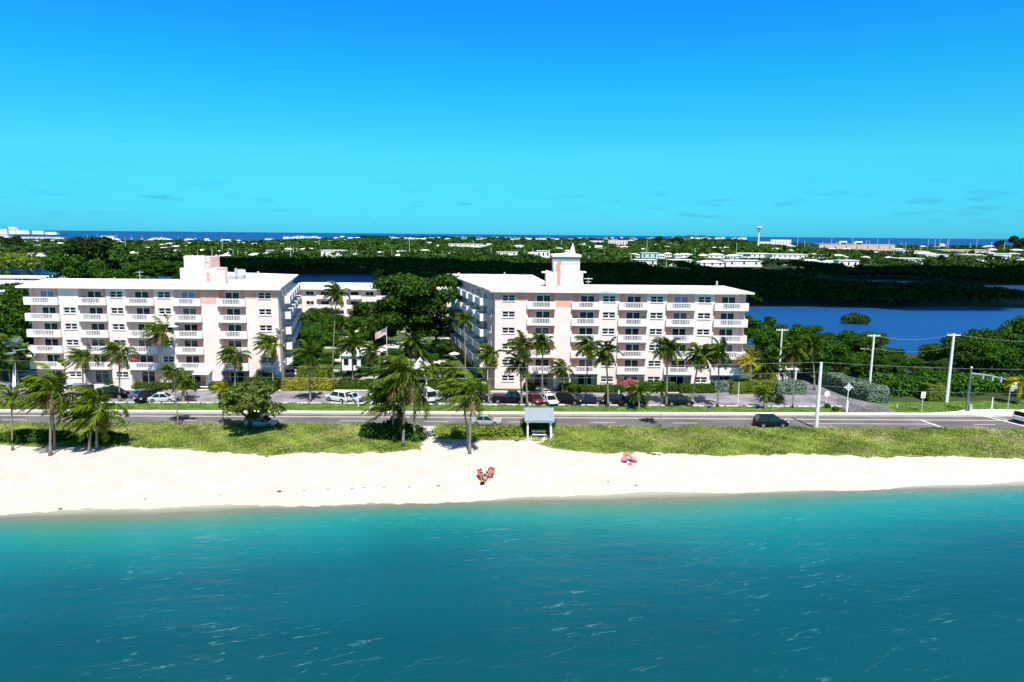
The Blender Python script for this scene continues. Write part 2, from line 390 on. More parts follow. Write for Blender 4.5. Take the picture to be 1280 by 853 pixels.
# sea ---------------------------------------------------------------
def water_mat(name, near):
    m = bpy.data.materials.new(name); m.use_nodes = True; nt = m.node_tree; L = nt.links.new
    b = nt.nodes['Principled BSDF']; b.inputs['Roughness'].default_value = .14 if near else .25
    b.inputs['IOR'].default_value = 1.33
    tc = nt.nodes.new('ShaderNodeTexCoord'); sep = nt.nodes.new('ShaderNodeSeparateXYZ'); L(tc.outputs['Object'], sep.inputs[0])
    def mth(op, a, b_=None, c=None):
        n = nt.nodes.new('ShaderNodeMath'); n.operation = op
        for i, v in enumerate((a, b_, c)):
            if v is None: continue
            if isinstance(v, (int, float)): n.inputs[i].default_value = v
            else: L(v, n.inputs[i])
        return n.outputs[0]
    def noise(scale, detail, vec, rough=.5):
        n = nt.nodes.new('ShaderNodeTexNoise'); n.inputs['Scale'].default_value = scale; n.inputs['Detail'].default_value = detail
        n.inputs['Roughness'].default_value = rough; L(vec, n.inputs['Vector']); return n.outputs['Fac']
    mp = nt.nodes.new('ShaderNodeMapping'); L(tc.outputs['Object'], mp.inputs[0]); mp.inputs['Rotation'].default_value = (0,0,math.radians(-9)); mp.inputs['Scale'].default_value = (.35,1,1)
    if near:
        # distance out from the waterline: the water gets deeper, its own colour turns from sand to turquoise to teal
        big = noise(.045, 3, mp.outputs[0]); med = noise(.3, 4, mp.outputs[0])
        d = mth('SUBTRACT', mth('MULTIPLY_ADD', sep.outputs[0], .1, 70.4), sep.outputs[1])
        d = mth('ADD', d, mth('MULTIPLY', mth('SUBTRACT', big, .5), 26.0) )
        # fade the large patches out at the very edge
        d0 = mth('SUBTRACT', mth('MULTIPLY_ADD', sep.outputs[0], .1, 70.4), sep.outputs[1])
        fade = mth('MINIMUM', mth('MAXIMUM', mth('DIVIDE', d0, 14.0), 0.0), 1.0)
        dd = mth('ADD', d0, mth('MULTIPLY', mth('SUBTRACT', d, d0), fade))
        dd = mth('ADD', dd, mth('MULTIPLY', mth('SUBTRACT', med, .5), 1.6))
        r = nt.nodes.new('ShaderNodeValToRGB'); L(mth('DIVIDE', dd, 40.0), r.inputs[0]); cr = r.color_ramp
        stops = [(0.0,(.36,.36,.28)),(.03,(.16,.18,.125)),(.075,(.05,.20,.15)),(.14,(.010,.20,.185)),(.25,(.004,.135,.15)),(.38,(.003,.085,.112)),(.62,(.002,.060,.080)),(1,(.003,.062,.072))]
        cr.elements[0].position = 0; cr.elements[0].color = (*stops[0][1],1); cr.elements[1].position = 1; cr.elements[1].color = (*stops[-1][1],1)
        for p, c in stops[1:-1]:
            e = cr.elements.new(p); e.color = (*c,1)
        # thin pale wind streaks / little crests
        vr = nt.nodes.new('ShaderNodeMapping'); L(tc.outputs['Object'], vr.inputs[0]); vr.inputs['Rotation'].default_value = (0,0,math.radians(-20))
        st = nt.nodes.new('ShaderNodeMapping'); L(vr.outputs[0], st.inputs[0]); st.inputs['Scale'].default_value = (.20,1.15,1)
        s1 = noise(.8, 4, st.outputs[0], .55); fine = noise(2.6, 3, st.outputs[0])
        rid = mth('MAXIMUM', mth('SUBTRACT', .012, mth('ABSOLUTE', mth('SUBTRACT', s1, .55))), 0.0)
        frag = mth('MINIMUM', mth('MAXIMUM', mth('MULTIPLY', mth('SUBTRACT', fine, .52), 9.0), 0.0), 1.0); gate = noise(.06, 2, tc.outputs['Object'])
        k = mth('MULTIPLY', mth('MULTIPLY', rid, 36.0), frag)
        k = mth('MULTIPLY', k, mth('MINIMUM', mth('MAXIMUM', mth('MULTIPLY', mth('SUBTRACT', gate, .42), 6.0), 0.0), 1.0))
        mx = nt.nodes.new('ShaderNodeMix'); mx.data_type = 'RGBA'; L(k, mx.inputs[0]); L(r.outputs[0], mx.inputs[6]); mx.inputs[7].default_value = (.22,.46,.46,1)
        L(mx.outputs[2], b.inputs['Base Color'])
    else:
        r = nt.nodes.new('ShaderNodeValToRGB'); L(noise(.02, 4, mp.outputs[0]), r.inputs[0])
        r.color_ramp.elements[0].color = (.004,.040,.145,1); r.color_ramp.elements[1].color = (.010,.078,.25,1)
        L(r.outputs[0], b.inputs['Base Color'])
    w1 = noise(.55 if near else .25, 8, mp.outputs[0], .62)
    bp = nt.nodes.new('ShaderNodeBump'); bp.inputs['Strength'].default_value = .9 if near else .6; bp.inputs['Distance'].default_value = .22 if near else .5
    L(w1, bp.inputs['Height']); L(bp.outputs[0], b.inputs['Normal'])
    return m
M_sea = water_mat('turquoise_sea', True); M_ocean = water_mat('deep_blue_water', False)
b_ = M_ocean.node_tree.nodes['Principled BSDF']; b_.inputs['Specular IOR Level'].default_value = .2; b_.inputs['Roughness'].default_value = .5
sheet('sea', [(-2500,-2500),(2500,-2500),(2500,86),(-2500,86)], -1.0, M_sea)
sheet('ocean', [(-60000,1500),(60000,1500),(60000,60000),(-60000,60000)], -1.0, M_ocean)
def wx(px, Y): return (px-640)/F*Y
coast = [(-7000,85.5),(-7000,1750),(wx(60,1700),1700),(wx(330,1750),1750),(wx(400,2600),2600),(wx(450,4300),4300),(wx(930,4300),4300),(wx(955,2500),2500),(wx(1010,2150),2150),(wx(1400,2050),2050),(7000,2100),(7000,85.5)]
slab('ground', coast, -1.5, 0.0, M_land)
for (pa, pb_, Y, hh, nm) in ((825,905,8200,34,'distant_island'),(596,668,9000,20,'distant_island'),(560,600,7000,8,'distant_island')):
    mb = MB(); n = 16; vs = []; fs = []
    for i in range(n+1):
        t = i/n; X = wx(pa+(pb_-pa)*t, Y); z = hh*math.sin(PI*t)**.6*(1+.15*math.sin(i*2.1))
        vs += [(X,Y-200,-1.2),(X,Y,z),(X,Y+300,-1.2)]
    for i in range(n):
        fs += [(3*i,3*i+3,3*i+4,3*i+1),(3*i+1,3*i+4,3*i+5,3*i+2)]
    mb.add(vs, fs, mat('far_woodland',(.02,.045,.03),.95,.1,.01)); tag(mb.build(nm), kind='structure')
slab('headland', [(wx(-90,3300),3300),(wx(70,3300),3300),(wx(90,4400),4400),(wx(60,5600),5600),(wx(-90,5600),5600)], -1.5, 1.5, mat('far_woodland',(.02,.045,.03),.95,.1,.01))
# beach -------------------------------------------------------------
M_sand = bpy.data.materials.new('coral_sand'); M_sand.use_nodes = True
def _sand():
    nt = M_sand.node_tree; L = nt.links.new; b = nt.nodes['Principled BSDF']; b.inputs['Roughness'].default_value = .95; b.inputs['Specular IOR Level'].default_value = .1
    tc = nt.nodes.new('ShaderNodeTexCoord'); n = nt.nodes.new('ShaderNodeTexNoise'); n.inputs['Scale'].default_value = .5; n.inputs['Detail'].default_value = 8
    L(tc.outputs['Object'], n.inputs['Vector']); sp = nt.nodes.new('ShaderNodeSeparateXYZ'); L(tc.outputs['Object'], sp.inputs[0])
    r = nt.nodes.new('ShaderNodeValToRGB'); cr = r.color_ramp; L(n.outputs['Fac'], r.inputs[0])
    cr.elements[0].position = .3; cr.elements[0].color = (.455,.425,.375,1); cr.elements[1].position = .7; cr.elements[1].color = (.535,.505,.45,1)
    wet = nt.nodes.new('ShaderNodeMapRange'); wet.inputs[1].default_value = -1.0; wet.inputs[2].default_value = -.72; L(sp.outputs[2], wet.inputs[0])
    mx = nt.nodes.new('ShaderNodeMix'); mx.data_type = 'RGBA'; L(wet.outputs[0], mx.inputs[0]); mx.inputs[6].default_value = (.50,.46,.39,1); L(r.outputs[0], mx.inputs[7])
    L(mx.outputs[2], b.inputs['Base Color'])
    n2 = nt.nodes.new('ShaderNodeTexNoise'); n2.inputs['Scale'].default_value = 2.2; n2.inputs['Detail'].default_value = 8; L(tc.outputs['Object'], n2.inputs['Vector'])
    bp = nt.nodes.new('ShaderNodeBump'); bp.inputs['Strength'].default_value = .6; bp.inputs['Distance'].default_value = .14; L(n2.outputs['Fac'], bp.inputs['Height']); L(bp.outputs[0], b.inputs['Normal'])
_sand()
nx, ny = 521, 61; X = np.linspace(-130,130,nx); Yv = np.linspace(58,90,ny)
V = []
for j in range(ny):
    for i in range(nx):
        x, y = X[i], Yv[j]; z = beach_z(x,y)
        if z > -1.3 and y < 86: z += .035*mnoise.noise((x*.8,y*1.3,0))*min(1,(86-y)/3)+.02*mnoise.noise((x*2.1,y*2.3,3))*min(1,(86-y)/3)
        V.append((x,y,z+.012))
Q = np.array([(j*nx+i, j*nx+i+1, (j+1)*nx+i+1, (j+1)*nx+i) for j in range(ny-1) for i in range(nx-1)])
tag(np_mesh('beach', np.array(V), Q, M_sand), kind='structure')
# dune strip --------------------------------------------------------
duneA = pxl([(-60,556),(0,557),(60,560),(150,559),(200,561),(260,565),(340,569),(400,566),(440,568),(500,565),(526,562),(522,548),(526,531.5),(300,530),(0,529),(-60,529)])
duneB = pxl([(545,531.5),(538,543),(551,549.5),(600,551.5),(650,551),(694,550.5),(674,555),(690,562),(760,567.5),(820,566),(900,570),(1000,568),(1100,572),(1200,571),(1280,574),(1340,574),(1340,538),(1200,536),(1000,535),(700,533)])
def rough(poly, amp=.55):
    out = []
    for i in range(len(poly)):
        a = poly[i]; b = poly[(i+1)%len(poly)]; L_ = math.dist(a,b); n = max(1,int(L_/.6))
        for k in range(n):
            t = k/n; x = a[0]+(b[0]-a[0])*t; y = a[1]+(b[1]-a[1])*t
            out.append((x, y+(amp*mnoise.noise((x*.9,y*.3,1))+amp*.8*mnoise.noise((x*2.6,3,y*.2))+.35*amp if y < 91 else 0)))
    return out
duneA, duneB = rough(duneA), rough(duneB)
for P_ in (duneA, duneB): sheet('dune_soil', P_, .035, M_soil)
slab('path', pxl([(527,552),(541,550),(545,533),(529,533)]), -.02, .045, M_sand)
def scatter(name, polys, n, card, m, hrange, seed, noise_sc=.35, jit=.6, thr=0., expand=None, asp=.45, up=.6, parent=None):
    rg = np.random.default_rng(seed); out = []
    for poly in polys:
        xs = [p[0] for p in poly]; ys = [p[1] for p in poly]; a = (max(xs)-min(xs))*(max(ys)-min(ys))
        k = int(n*a); T = np.stack([rg.uniform(min(xs)-.5,max(xs)+.5,k), rg.uniform(min(ys)-.8,max(ys)+.3,k)],1)
        J = T+np.stack([.9*(vnoise(T,1.1,seed)-.5), 1.6*(vnoise(T,.9,seed+4)-.5)],1)
        T = T[inpoly(J, poly)]; out.append(T)
    T = np.vstack(out)
    nz = vnoise(T, noise_sc, seed+1)*.6+.4*vnoise(T, noise_sc*4, seed+2)
    if thr: keep = nz > thr; T = T[keep]; nz = nz[keep]
    h = hrange[0]+(hrange[1]-hrange[0])*nz*rg.uniform(.3,1,len(T))
    P = np.column_stack([T, h]); N = np.column_stack([rg.normal(0,.6,len(T)), -.35+rg.normal(0,.5,len(T)), np.full(len(T), up)])
    S = card*rg.uniform(.6,1.4,len(T))
    V, Q = cards(P, N, S, asp, jit, rg)
    tn = np.repeat(np.clip(rg.uniform(0,.4,len(T))+1.1*vnoise(T, noise_sc*1.3, seed+6)-.3,0,1),4)
    return tag(np_mesh(name, V, Q, m, tn), 'low green creeping plants on the dune between beach and road' if 'creeper' in name else None, None, None, 'stuff')
scatter('dune_creeper', [duneA, duneB], 60, .115, L_beach, (.03,.42), 21, noise_sc=.5)
scatter('dune_grass', [duneA, duneB], 44, .17, L_beachdry, (.08,.5), 22, noise_sc=.27, thr=.56, asp=.16, up=.15)
# road --------------------------------------------------------------
kerb = [(-60,512.6),(0,513),(740,516.2),(1150,517.2),(1340,518.5)]
kerb2 = [(-60,514.4),(0,514.8),(740,518.3),(1150,519.4),(1340,520.6)]
cen = [(-60,519.2),(0,519.6),(740,522.7),(1150,525.3),(1340,526.4)]
dash = [(-60,524.6),(0,525),(430,526.3),(740,528.6),(1150,530.4),(1340,531.8)]
near = [(-60,531.5),(0,532),(740,536),(1340,540)]
def gpl(pts): return [gp(a,b) for a,b in pts]
def band(a, b): return gpl(a)+gpl(b)[::-1]
def ext(pts):
    (x0,y0),(x1,y1) = pts[0],pts[1]; (x2,y2),(x3,y3) = pts[-2],pts[-1]
    return [(x0-60,y0-60*(y1-y0)/(x1-x0)*.3)]+pts+[(x3+60,y3+60*(y3-y2)/(x3-x2)*.5)]
kg, k2g, cg, dg, ng = [ext(gpl(p)) for p in (kerb,kerb2,cen,dash,near)]
sheet('road', kg+ng[::-1], .008, M_asphalt)
slab('pavement', kg+k2g[::-1], .0, .14, M_sidewalk)
def atx(line, x):
    for (x0,y0),(x1,y1) in zip(line, line[1:]):
        if x0 <= x <= x1: return y0+(y1-y0)*(x-x0)/(x1-x0)
    return line[-1][1]
mb = MB()
def stripe(line, x0, x1, w, m, off=0., z=.016, seg=10.):
    x = x0
    while x < x1:
        xe = min(x+seg, x1); a = (x, atx(line,x)+off); b = (xe, atx(line,xe)+off)
        mb.add([(a[0],a[1]-w,z),(b[0],b[1]-w,z),(b[0],b[1]+w,z),(a[0],a[1]+w,z)], [(0,1,2,3)], m); x = xe
stripe(cg, -110, 110, .06, M_paintyel, .13); stripe(cg, -110, 110, .06, M_paint, -.13)
stripe(k2g, -110, 110, .07, M_paint, -.55)
stripe(ng, -110, 110, .06, M_paint, .45)
for k in range(-9, 8):
    x0 = 11.3+12.2*k+.3
    if x0 < 48: stripe(dg, x0, x0+3.6, .06, M_paint)
a0 = gp(1000,530)[0]; stripe(dg, gp(1004,530)[0], gp(1168,530)[0], .06, M_paint); stripe(dg, gp(1217,531)[0], gp(1244,531)[0], .06, M_paint)
def diag(p, q, w):
    a = Vector(gp(*p)); b = Vector(gp(*q)); d = (b-a).normalized(); n = Vector((-d.y,d.x))*w
    mb.add([(*(a-n),.021),(*(b-n),.021),(*(b+n),.021),(*(a+n),.021)], [(0,1,2,3)], M_paint)
diag((1151,525.5),(1186,537.5),.17); diag((1228,519.8),(1300,538),.17); diag((1236,519.8),(1310,536),.12)
tag(mb.build('road_markings'), kind='structure')
# verge, car park, driveway ------------------------------------------
lot_n = [(-60,503),(0,503.4),(400,504.2),(600,506.3),(800,507.2),(1000,508.8),(1046,508.5)]
lot_f = [(-60,487),(0,487.6),(400,488.5),(600,489.7),(800,491.2),(1000,493),(1046,494)]
vn = ext(gpl(lot_n)); 
sheet('lawn', kg+[(110,119)]+gpl([(1340,500),(1120,503),(1046,500)])+gpl(lot_n)[::-1]+[(-130,106)], .02, M_lawn)
sheet('car_park', [(-140,118),(-140,104)]+gpl(lot_n)+gpl(lot_f)[::-1], .032, M_lot)
sheet('driveway', gpl([(1066,517.2),(1119,517.2),(1112,509),(1060,498),(1022,482),(1006,473),(986,473),(982,485),(975,494.5),(1046,494),(1046,508.5)]), .044, M_lane)
slab('pavement', gpl([(1160,517.5),(1300,518),(1300,515),(1250,512.6),(1205,513),(1196,515.4)]), 0, .146, M_sidewalk)
mb = MB(); r_ = random.Random(4)
a = ext(gpl(lot_n)); x = -112.
while x < gp(1046,508)[0]:
    y = atx(gpl(lot_n), max(x,-84)) if x > -84 else gpl(lot_n)[0][1]
    mb.box(x, x+1.8, y-.16, y+.02, .0, .16, M_sidewalk); x += 2.1+(1.2 if r_.random() < .3 else 0)
tag(mb.build('kerb'), kind='structure')
# lot back kerb
mb = MB(); G = gpl(lot_f); x = -85.
while x < gp(970,494)[0]:
    mb.box(x, x+3.0, atx(G,x), atx(G,x)+.2, 0, .15, M_sidewalk); x += 3.02
tag(mb.build('kerb'), kind='structure')
sheet('courtyard', [(-120,117.5),(46,118.5),(60,128),(60,150),(20,230),(-120,235)], .012, M_court)
scatter('lawn_grass', [kg+gpl(lot_n)[::-1], gpl([(1120,514.5),(1300,514),(1300,502),(1120,503)]), gpl([(1046,515),(1062,515),(1050,509),(1030,509.5)])], 14, .10, L_turf, (.05,.16), 31, noise_sc=.6)
# lagoon ------------------------------------------------------------
lag = gpl([(-120,333),(60,334.5),(180,336),(230,346),(360,343.6),(470,343.8),(480,351),(560,366),(640,379),(720,384),(940,383.5),(1010,383),(1100,385),(1190,383),(1280,385),(1500,386)])+[(420,168),(140,168),(95,160),(78,166),(62,172),(40,176),(20,215),(-20,250),(-125,262),(wx(190,350),350),(wx(165,374),374),(wx(-100,380),380)]
sheet('lagoon', lag, .05, M_ocean)
M_pale = mat('shallow_pond', (.10,.13,.20), .3, .1, .05)
sheet('pond', gpl([(1005,350.5),(1060,350.5),(1140,352),(1138,355.5),(1080,354.5),(1020,353.5)]), .05, M_pale)
sheet('pond', gpl([(1195,357.5),(1300,357),(1420,360),(1420,367),(1280,366),(1240,361.5)]), .05, mat('pale_mudflat',(.42,.43,.45),.6,.1,.05))
# ================================================================== woodland masses
def canopy(name, poly, hgt, rad, m, label, seed, sp0=4.2, sp1=4.2, per=16, csize=.42, excl=(), y0=None, y1=None, hn=.03, tint=0., gaps=0., patchy=False):
    """many crowns over an area one cannot count: each crown a shell of leaf cards"""
    rg = np.random.default_rng(seed)
    xs = [p[0] for p in poly]; ys = [p[1] for p in poly]; Y0 = min(ys); Y1 = max(ys)
    # rows with growing spacing
    rows = []; y = Y0
    while y < Y1:
        t = (y-Y0)/max(1,Y1-Y0); sp = sp0+(sp1-sp0)*t
        k = int((max(xs)-min(xs))/sp)+1
        xx = min(xs)+(np.arange(k)+rg.uniform(0,1,k))*sp
        lim = 0.80*y+30; sel = np.abs(xx) < lim; xx = xx[sel]
        rows.append(np.column_stack([xx, y+rg.uniform(-.6,.6,len(xx))*sp, np.full(len(xx), sp)])); y += sp
    T = np.vstack(rows); T = T[inpoly(T[:,:2], poly)]
    for e in excl: T = T[~((T[:,0] > e[0])&(T[:,0] < e[1])&(T[:,1] > e[2])&(T[:,1] < e[3]))]
    if gaps: T = T[vnoise(T[:,:2], .012, seed+9) > gaps]
    n = len(T); sc = T[:,2]/sp0
    big = vnoise(T[:,:2], hn, seed); hh = hgt*(.62+.6*big*rg.uniform(.6,1.1,n))
    rr = rad*sc*rg.uniform(.7,1.25,n)
    P = np.repeat(np.column_stack([T[:,:2], hh]), per, axis=0); R = np.repeat(rr, per); HH = np.repeat(hh, per)
    D = rg.normal(0,1,(n*per,3)); D /= np.linalg.norm(D,axis=1,keepdims=True); D[:,2] = np.where(D[:,2] < -.55, -D[:,2], D[:,2])
    P[:,0] += D[:,0]*R; P[:,1] += D[:,1]*R; P[:,2] += D[:,2]*np.where(D[:,2] > 0, HH*.22, HH*.85)
    P[:,2] = np.maximum(P[:,2], .3)
    S = csize*R*rg.uniform(.7,1.3,n*per)
    V, Q = cards(P, D+np.array([0,0,.35]), S, .65, .4, rg)
    tt = np.clip(np.repeat(rg.uniform(0,.5,n) if not patchy else rg.uniform(0,1,n)**2*.95+.35*vnoise(T[:,:2],.05,seed+3)+tint, per)+rg.uniform(-.15,.25,n*per),0,1)
    o = np_mesh(name, V, Q, m, np.repeat(tt,4)); tag(o, label, None, None, 'stuff'); return o
# ================================================================== BUILDINGS
FH = 2.86; ZB = .1
BAYS = [(5.7,10.4),(13.5,18.2),(21.7,26.6),(30.05,34.9),(38.4,43.6)]
WINS = [2.35, 19.95, 28.3, 36.65]
PIERS = [(0,5.7),(10.4,13.5),(18.2,21.7),(26.6,30.05),(34.9,38.4)]
def wall_holes(mb, u0, u1, d0, d1, z0, z1, holes, m):
    us = sorted({u0,u1,*[h[0] for h in holes],*[h[1] for h in holes]}); zs = sorted({z0,z1,*[h[2] for h in holes],*[h[3] for h in holes]})
    for a,b in zip(us,us[1:]):
        run = None
        for c,d in zip(zs,zs[1:]):
            hole = any(h[0] <= a+1e-6 and b <= h[1]+1e-6 and h[2] <= c+1e-6 and d <= h[3]+1e-6 for h in holes)
            if hole:
                if run: mb.box(a,b,d0,d1,run[0],run[1],m); run = None
            else: run = (run[0] if run else c, d)
        if run: mb.box(a,b,d0,d1,run[0],run[1],m)
def window(T, root, u0, u1, z0, z1, d, seed=0, m=None):
    mb = MB(); mb.T = T; t = .05
    mb.box(u0,u1,d,d+.08,z0,z0+t,M_white); mb.box(u0,u1,d,d+.08,z1-t,z1,M_white)
    mb.box(u0,u0+t,d+.001,d+.081,z0+t,z1-t,M_white); mb.box(u1-t,u1,d+.001,d+.081,z0+t,z1-t,M_white)
    c = (u0+u1)/2; mb.box(c-.08,c+.08,d-.01,d+.07,z0+t,z1-t,M_white)
    zm = (z0+z1)/2; mb.box(u0+t,c-.08,d+.005,d+.06,zm-.04,zm+.04,M_white); mb.box(c+.08,u1-t,d+.005,d+.06,zm-.04,zm+.04,M_white)
    mb.box(u0-.1,u1+.1,d-.26,d-.12,z0-.1,z0-.02,M_white)
    w = mb.build('window', root)
    mp = MB(); mp.T = T; mp.box(u0+t,u1-t,d+.09,d+.12,z0+t,z1-t,m or M_glass); mp.build('pane', w)
def door(T, root, u0, u1, z0, z1, d, m=None):
    mb = MB(); mb.T = T; t = .09
    mb.box(u0-t,u1+t,d,d+.1,z1,z1+t,M_white); mb.box(u0-t,u0,d,d+.1,z0,z1,M_white); mb.box(u1,u1+t,d,d+.1,z0,z1,M_white)
    c = (u0+u1)/2; mb.box(c-.06,c+.06,d+.01,d+.09,z0,z1,M_white)
    w = mb.build('sliding_door', root)
    mp = MB(); mp.T = T; mp.box(u0,u1,d+.1,d+.13,z0,z1,m or M_glass); mp.build('pane', w)
def balcony(T, root, u0, u1, df, dw, z, slabback, bal=.62, sides=(True,True), solid=False):
    mb = MB(); mb.T = T; th = .14
    mb.box(u0,u1,df,slabback,z-.06,z+.12,M_white)
    L = u1-u0; a = u0+L*(1-bal)/2; b = u1-L*(1-bal)/2
    z1 = z+.12; z2 = z+1.28
    if solid: mb.box(u0,u1,df,df+th,z1,z2,M_white)
    else:
        mb.box(u0,a,df,df+th,z1,z2,M_white); mb.box(b,u1,df,df+th,z1,z2,M_white)
        mb.box(a,b,df,df+th,z1,z+.34,M_white); mb.box(a,b,df-.02,df+th,z2-.15,z2,M_white)
    if sides[0]: mb.box(u0,u0+th,df+th,dw,z1,z2,M_white)
    if sides[1]: mb.box(u1-th,u1,df+th,dw,z1,z2,M_white)
    o = mb.build('balcony', root)
    if not solid:
        ms = MB(); ms.T = T; n = max(3, int((b-a)/.27))
        for i in range(n):
            c = a+(b-a)*(i+.5)/n; ms.box(c-.055,c+.055,df+.02,df+th-.02,z+.34,z2-.15,M_white)
        ms.build('balustrade', o)
def apartment(name, label, X0, sx, wing_poly, core_extra, wing_bays, blue, roof_poly, roofm, wing_u):
    """X0: inner front corner; sx=+1 runs to the right, -1 to the left"""
    bx, by = X0, 119.0
    root = empty(name, (bx, by, 0)); tag(root, label, 'apartment building')
    T = lambda u,d,z: (sx*u, d, z)
    R = lambda p: (p[0]-bx, p[1]-by)
    top = 17.26
    # walls
    mb = MB(); mb.prism([R(p) for p in core_extra], -.2, top, M_palepink); mb.build('core_wall', root)
    mb = MB(); mb.T = T
    for k, (a,b) in enumerate(PIERS):
        holes = []
        if k in (0,2,3,4):
            c = WINS[{0:0,2:1,3:2,4:3}[k]]
            for i in range(6):
                if k == 4 and i == 5 and sx < 0: continue
                holes.append((c-1.08,c+1.08,ZB+FH*i+1.30,ZB+FH*i+2.32))
        if k == 1:
            mb.box(a,b,0,1.4,-.2,ZB+FH*5+.25,M_wallw); mb.box(a,b,.02,1.4,ZB+FH*5+.25,top,M_pink)
        else:
            wall_holes(mb, a, b, 0, .3, -.2, top, holes, M_wallw)
            mb.box(a,a+.25,.3,1.39,-.2,top,M_wallw if sx*1 < 0 or k else M_pink); mb.box(b-.25,b,.3,1.39,-.2,top,M_wallw)
            mb.box(a+.25,b-.25,.6,1.39,-.2,top,M_pink)
    mb.box(43.6,44.1,0.9,1.39,-.2,top,M_palepink)
    # pink band above the corner windows under the eave
    mb.box(.02,5.68,-.03,0,ZB+FH*5+1.32+1.02,top,M_pink); mb.box(.02,WINS[0]-1.25,-.03,0,15.75,ZB+FH*5+2.34,M_pink); mb.box(WINS[0]+1.25,5.68,-.03,0,15.75,ZB+FH*5+2.34,M_pink)
    for (a,b) in BAYS:
        for i in range(6):
            mb.box(a,a+1.3,1.36,1.4,ZB+FH*i+.13,ZB+FH*i+2.7,M_pink)
            mb.box(a+3.95,b,1.37,1.4,ZB+FH*i+.13,ZB+FH*i+2.7,M_pink if a < 12 else M_palepink)
    mb.build('front_wall', root)
    for k in (0,2,3,4):
        c = WINS[{0:0,2:1,3:2,4:3}[k]]
        for i in range(6):
            if k == 4 and i == 5 and sx < 0: continue
            window(T, root, c-1.08,c+1.08,ZB+FH*i+1.30,ZB+FH*i+2.32,.14)
    for k, (a,b) in enumerate(BAYS):
        for i in range(6):
            z = ZB+FH*i
            if i: balcony(T, root, a-.12, b+.12 if k < 4 else b+.6, -.55, 0 if k < 4 else 1.39, z, 1.35, bal=.62 if (i+k)%3 else .5, solid=(k == 4 and i in (1,) and sx > 0))
            o = 1.45+.08*((i*7+k*3)%3)
            bm_ = M_bluepane if (k,i) in blue else (M_curtain if (i*5+k*3+(sx > 0)) % 7 == 2 else None)
            door(T, root, a+o, a+o+2.35, z+.13, z+2.18, 1.26, bm_)
    # side wing, along direction w, balconies standing out of the wall
    w = Vector((-12,48)).normalized(); n_in = Vector((w.y,-w.x))*(1 if sx > 0 else -1)
    TW = lambda u,d,z: (w.x*u+n_in.x*d, w.y*u+n_in.y*d, z)
    mw = MB(); mw.T = TW
    for k, u in enumerate(wing_bays):
        for i in range(6):
            z = ZB+FH*i
            if i: balcony(TW, root, u, u+4.9, -1.65, 0, z, 0, bal=.6)
            door(TW, root, u+.5, u+3.9, z+.13, z+2.25, -.13)
    mw.box(.0,wing_u,-.02,.0,-.2,top-.02,M_palepink)
    mw.build('wing_wall', root)
    for i in range(1,6):
        for u in (1.6, 3.4): window(TW, root, u, u+1.0, ZB+FH*i+1.2, ZB+FH*i+2.3, -.30)
    # roof
    mr = MB(); mr.prism([R(p) for p in roof_poly], top, top+.32, roofm)
    rf = mr.build('roof', root)
    return root, rf
core_r = [(-3+.35,120.4),(41.1,120.4),(41.1,134),(6.8,134),(4,165),(-15,166),(-3.0,119.6)]
rt, rf = apartment('apartment_building', 'white six storey beachfront block on the right, its tower topped by a white spire', -3.0, 1, None, core_r, [5.4,12.4,19.4,26.4,33.4,40.4], {(3,5),(4,1)},
    [(-3.9,118.2),(42.0,118.2),(41.6,134.6),(7.6,134.6),(4.8,166),(-16.2,167)], M_roofdirty, 48.5)
core_l = [(-41.35,120.4),(-85.1,120.4),(-91,137),(-62,138),(-71.5,166),(-50.6,157.5),(-41,119.6)]
lt, lf = apartment('apartment_building', 'pink and white six storey beachfront block on the left, with a plain square rooftop tower', -41.0, -1, None, core_l, [5.4,12.4,19.4,26.4,33.4], {(4,5),(1,5)},
    [(-40.2,118.2),(-86.2,118.2),(-94.5,138.5),(-62.5,139),(-72.5,167),(-49.6,158.5)], M_roof, 38.8)
def balcony_thing(kind, u, i, sx, X0, label):
    x = X0+sx*u; z = ZB+FH*i+.125
    if kind == 'plant':
        root = empty('potted_plant', (x,118.95,z)); tag(root, label, 'potted plant'); mb = MB(); mb.tube([(0,0,0),(0,0,.35)],[.16,.22],M_brick,10); mb.build('pot', root)
        P, D = blob_points([(0,0,.95,.42,.55)], 160, RG); V, Q = cards(P, D, RG.uniform(.08,.16,160), .4, .5); np_mesh('foliage', V, Q, L_mid, RG.uniform(0,1,640), root)
    else:
        root = empty('balcony_chair', (x,119.2,z)); tag(root, label, 'chair'); mb = MB(); mb.box(-.3,.3,-.25,.3,.38,.46,M_black); mb.build('seat', root)
        mb = MB(); mb.box(-.3,.3,.3,.37,.38,1.25,M_black); mb.build('backrest', root)
        for (a,b) in ((-.27,-.2),(.27,-.2),(-.27,.3),(.27,.3)): mb = MB(); mb.box(a-.025,a+.025,b-.025,b+.025,0,.38,M_black); mb.build('leg', root)
balcony_thing('plant',14.2,4,1,-3.,'potted plant on a high balcony just right of the solid wall of the right block')
balcony_thing('plant',26.0,4,1,-3.,'green potted plant at the right end of a fifth floor balcony of the right block')
balcony_thing('chair',34.2,5,-1,-41.,'dark tall backed chair on the top floor balcony, left end of the left block')
balcony_thing('chair',31.2,5,-1,-41.,'dark chair on the same top floor balcony, nearer its right end')
balcony_thing('chair',17.6,3,-1,-41.,'dark chair under the white balcony parasol of the left block')
def rl(root, p): return (p[0]-root.location.x, p[1]-root.location.y)
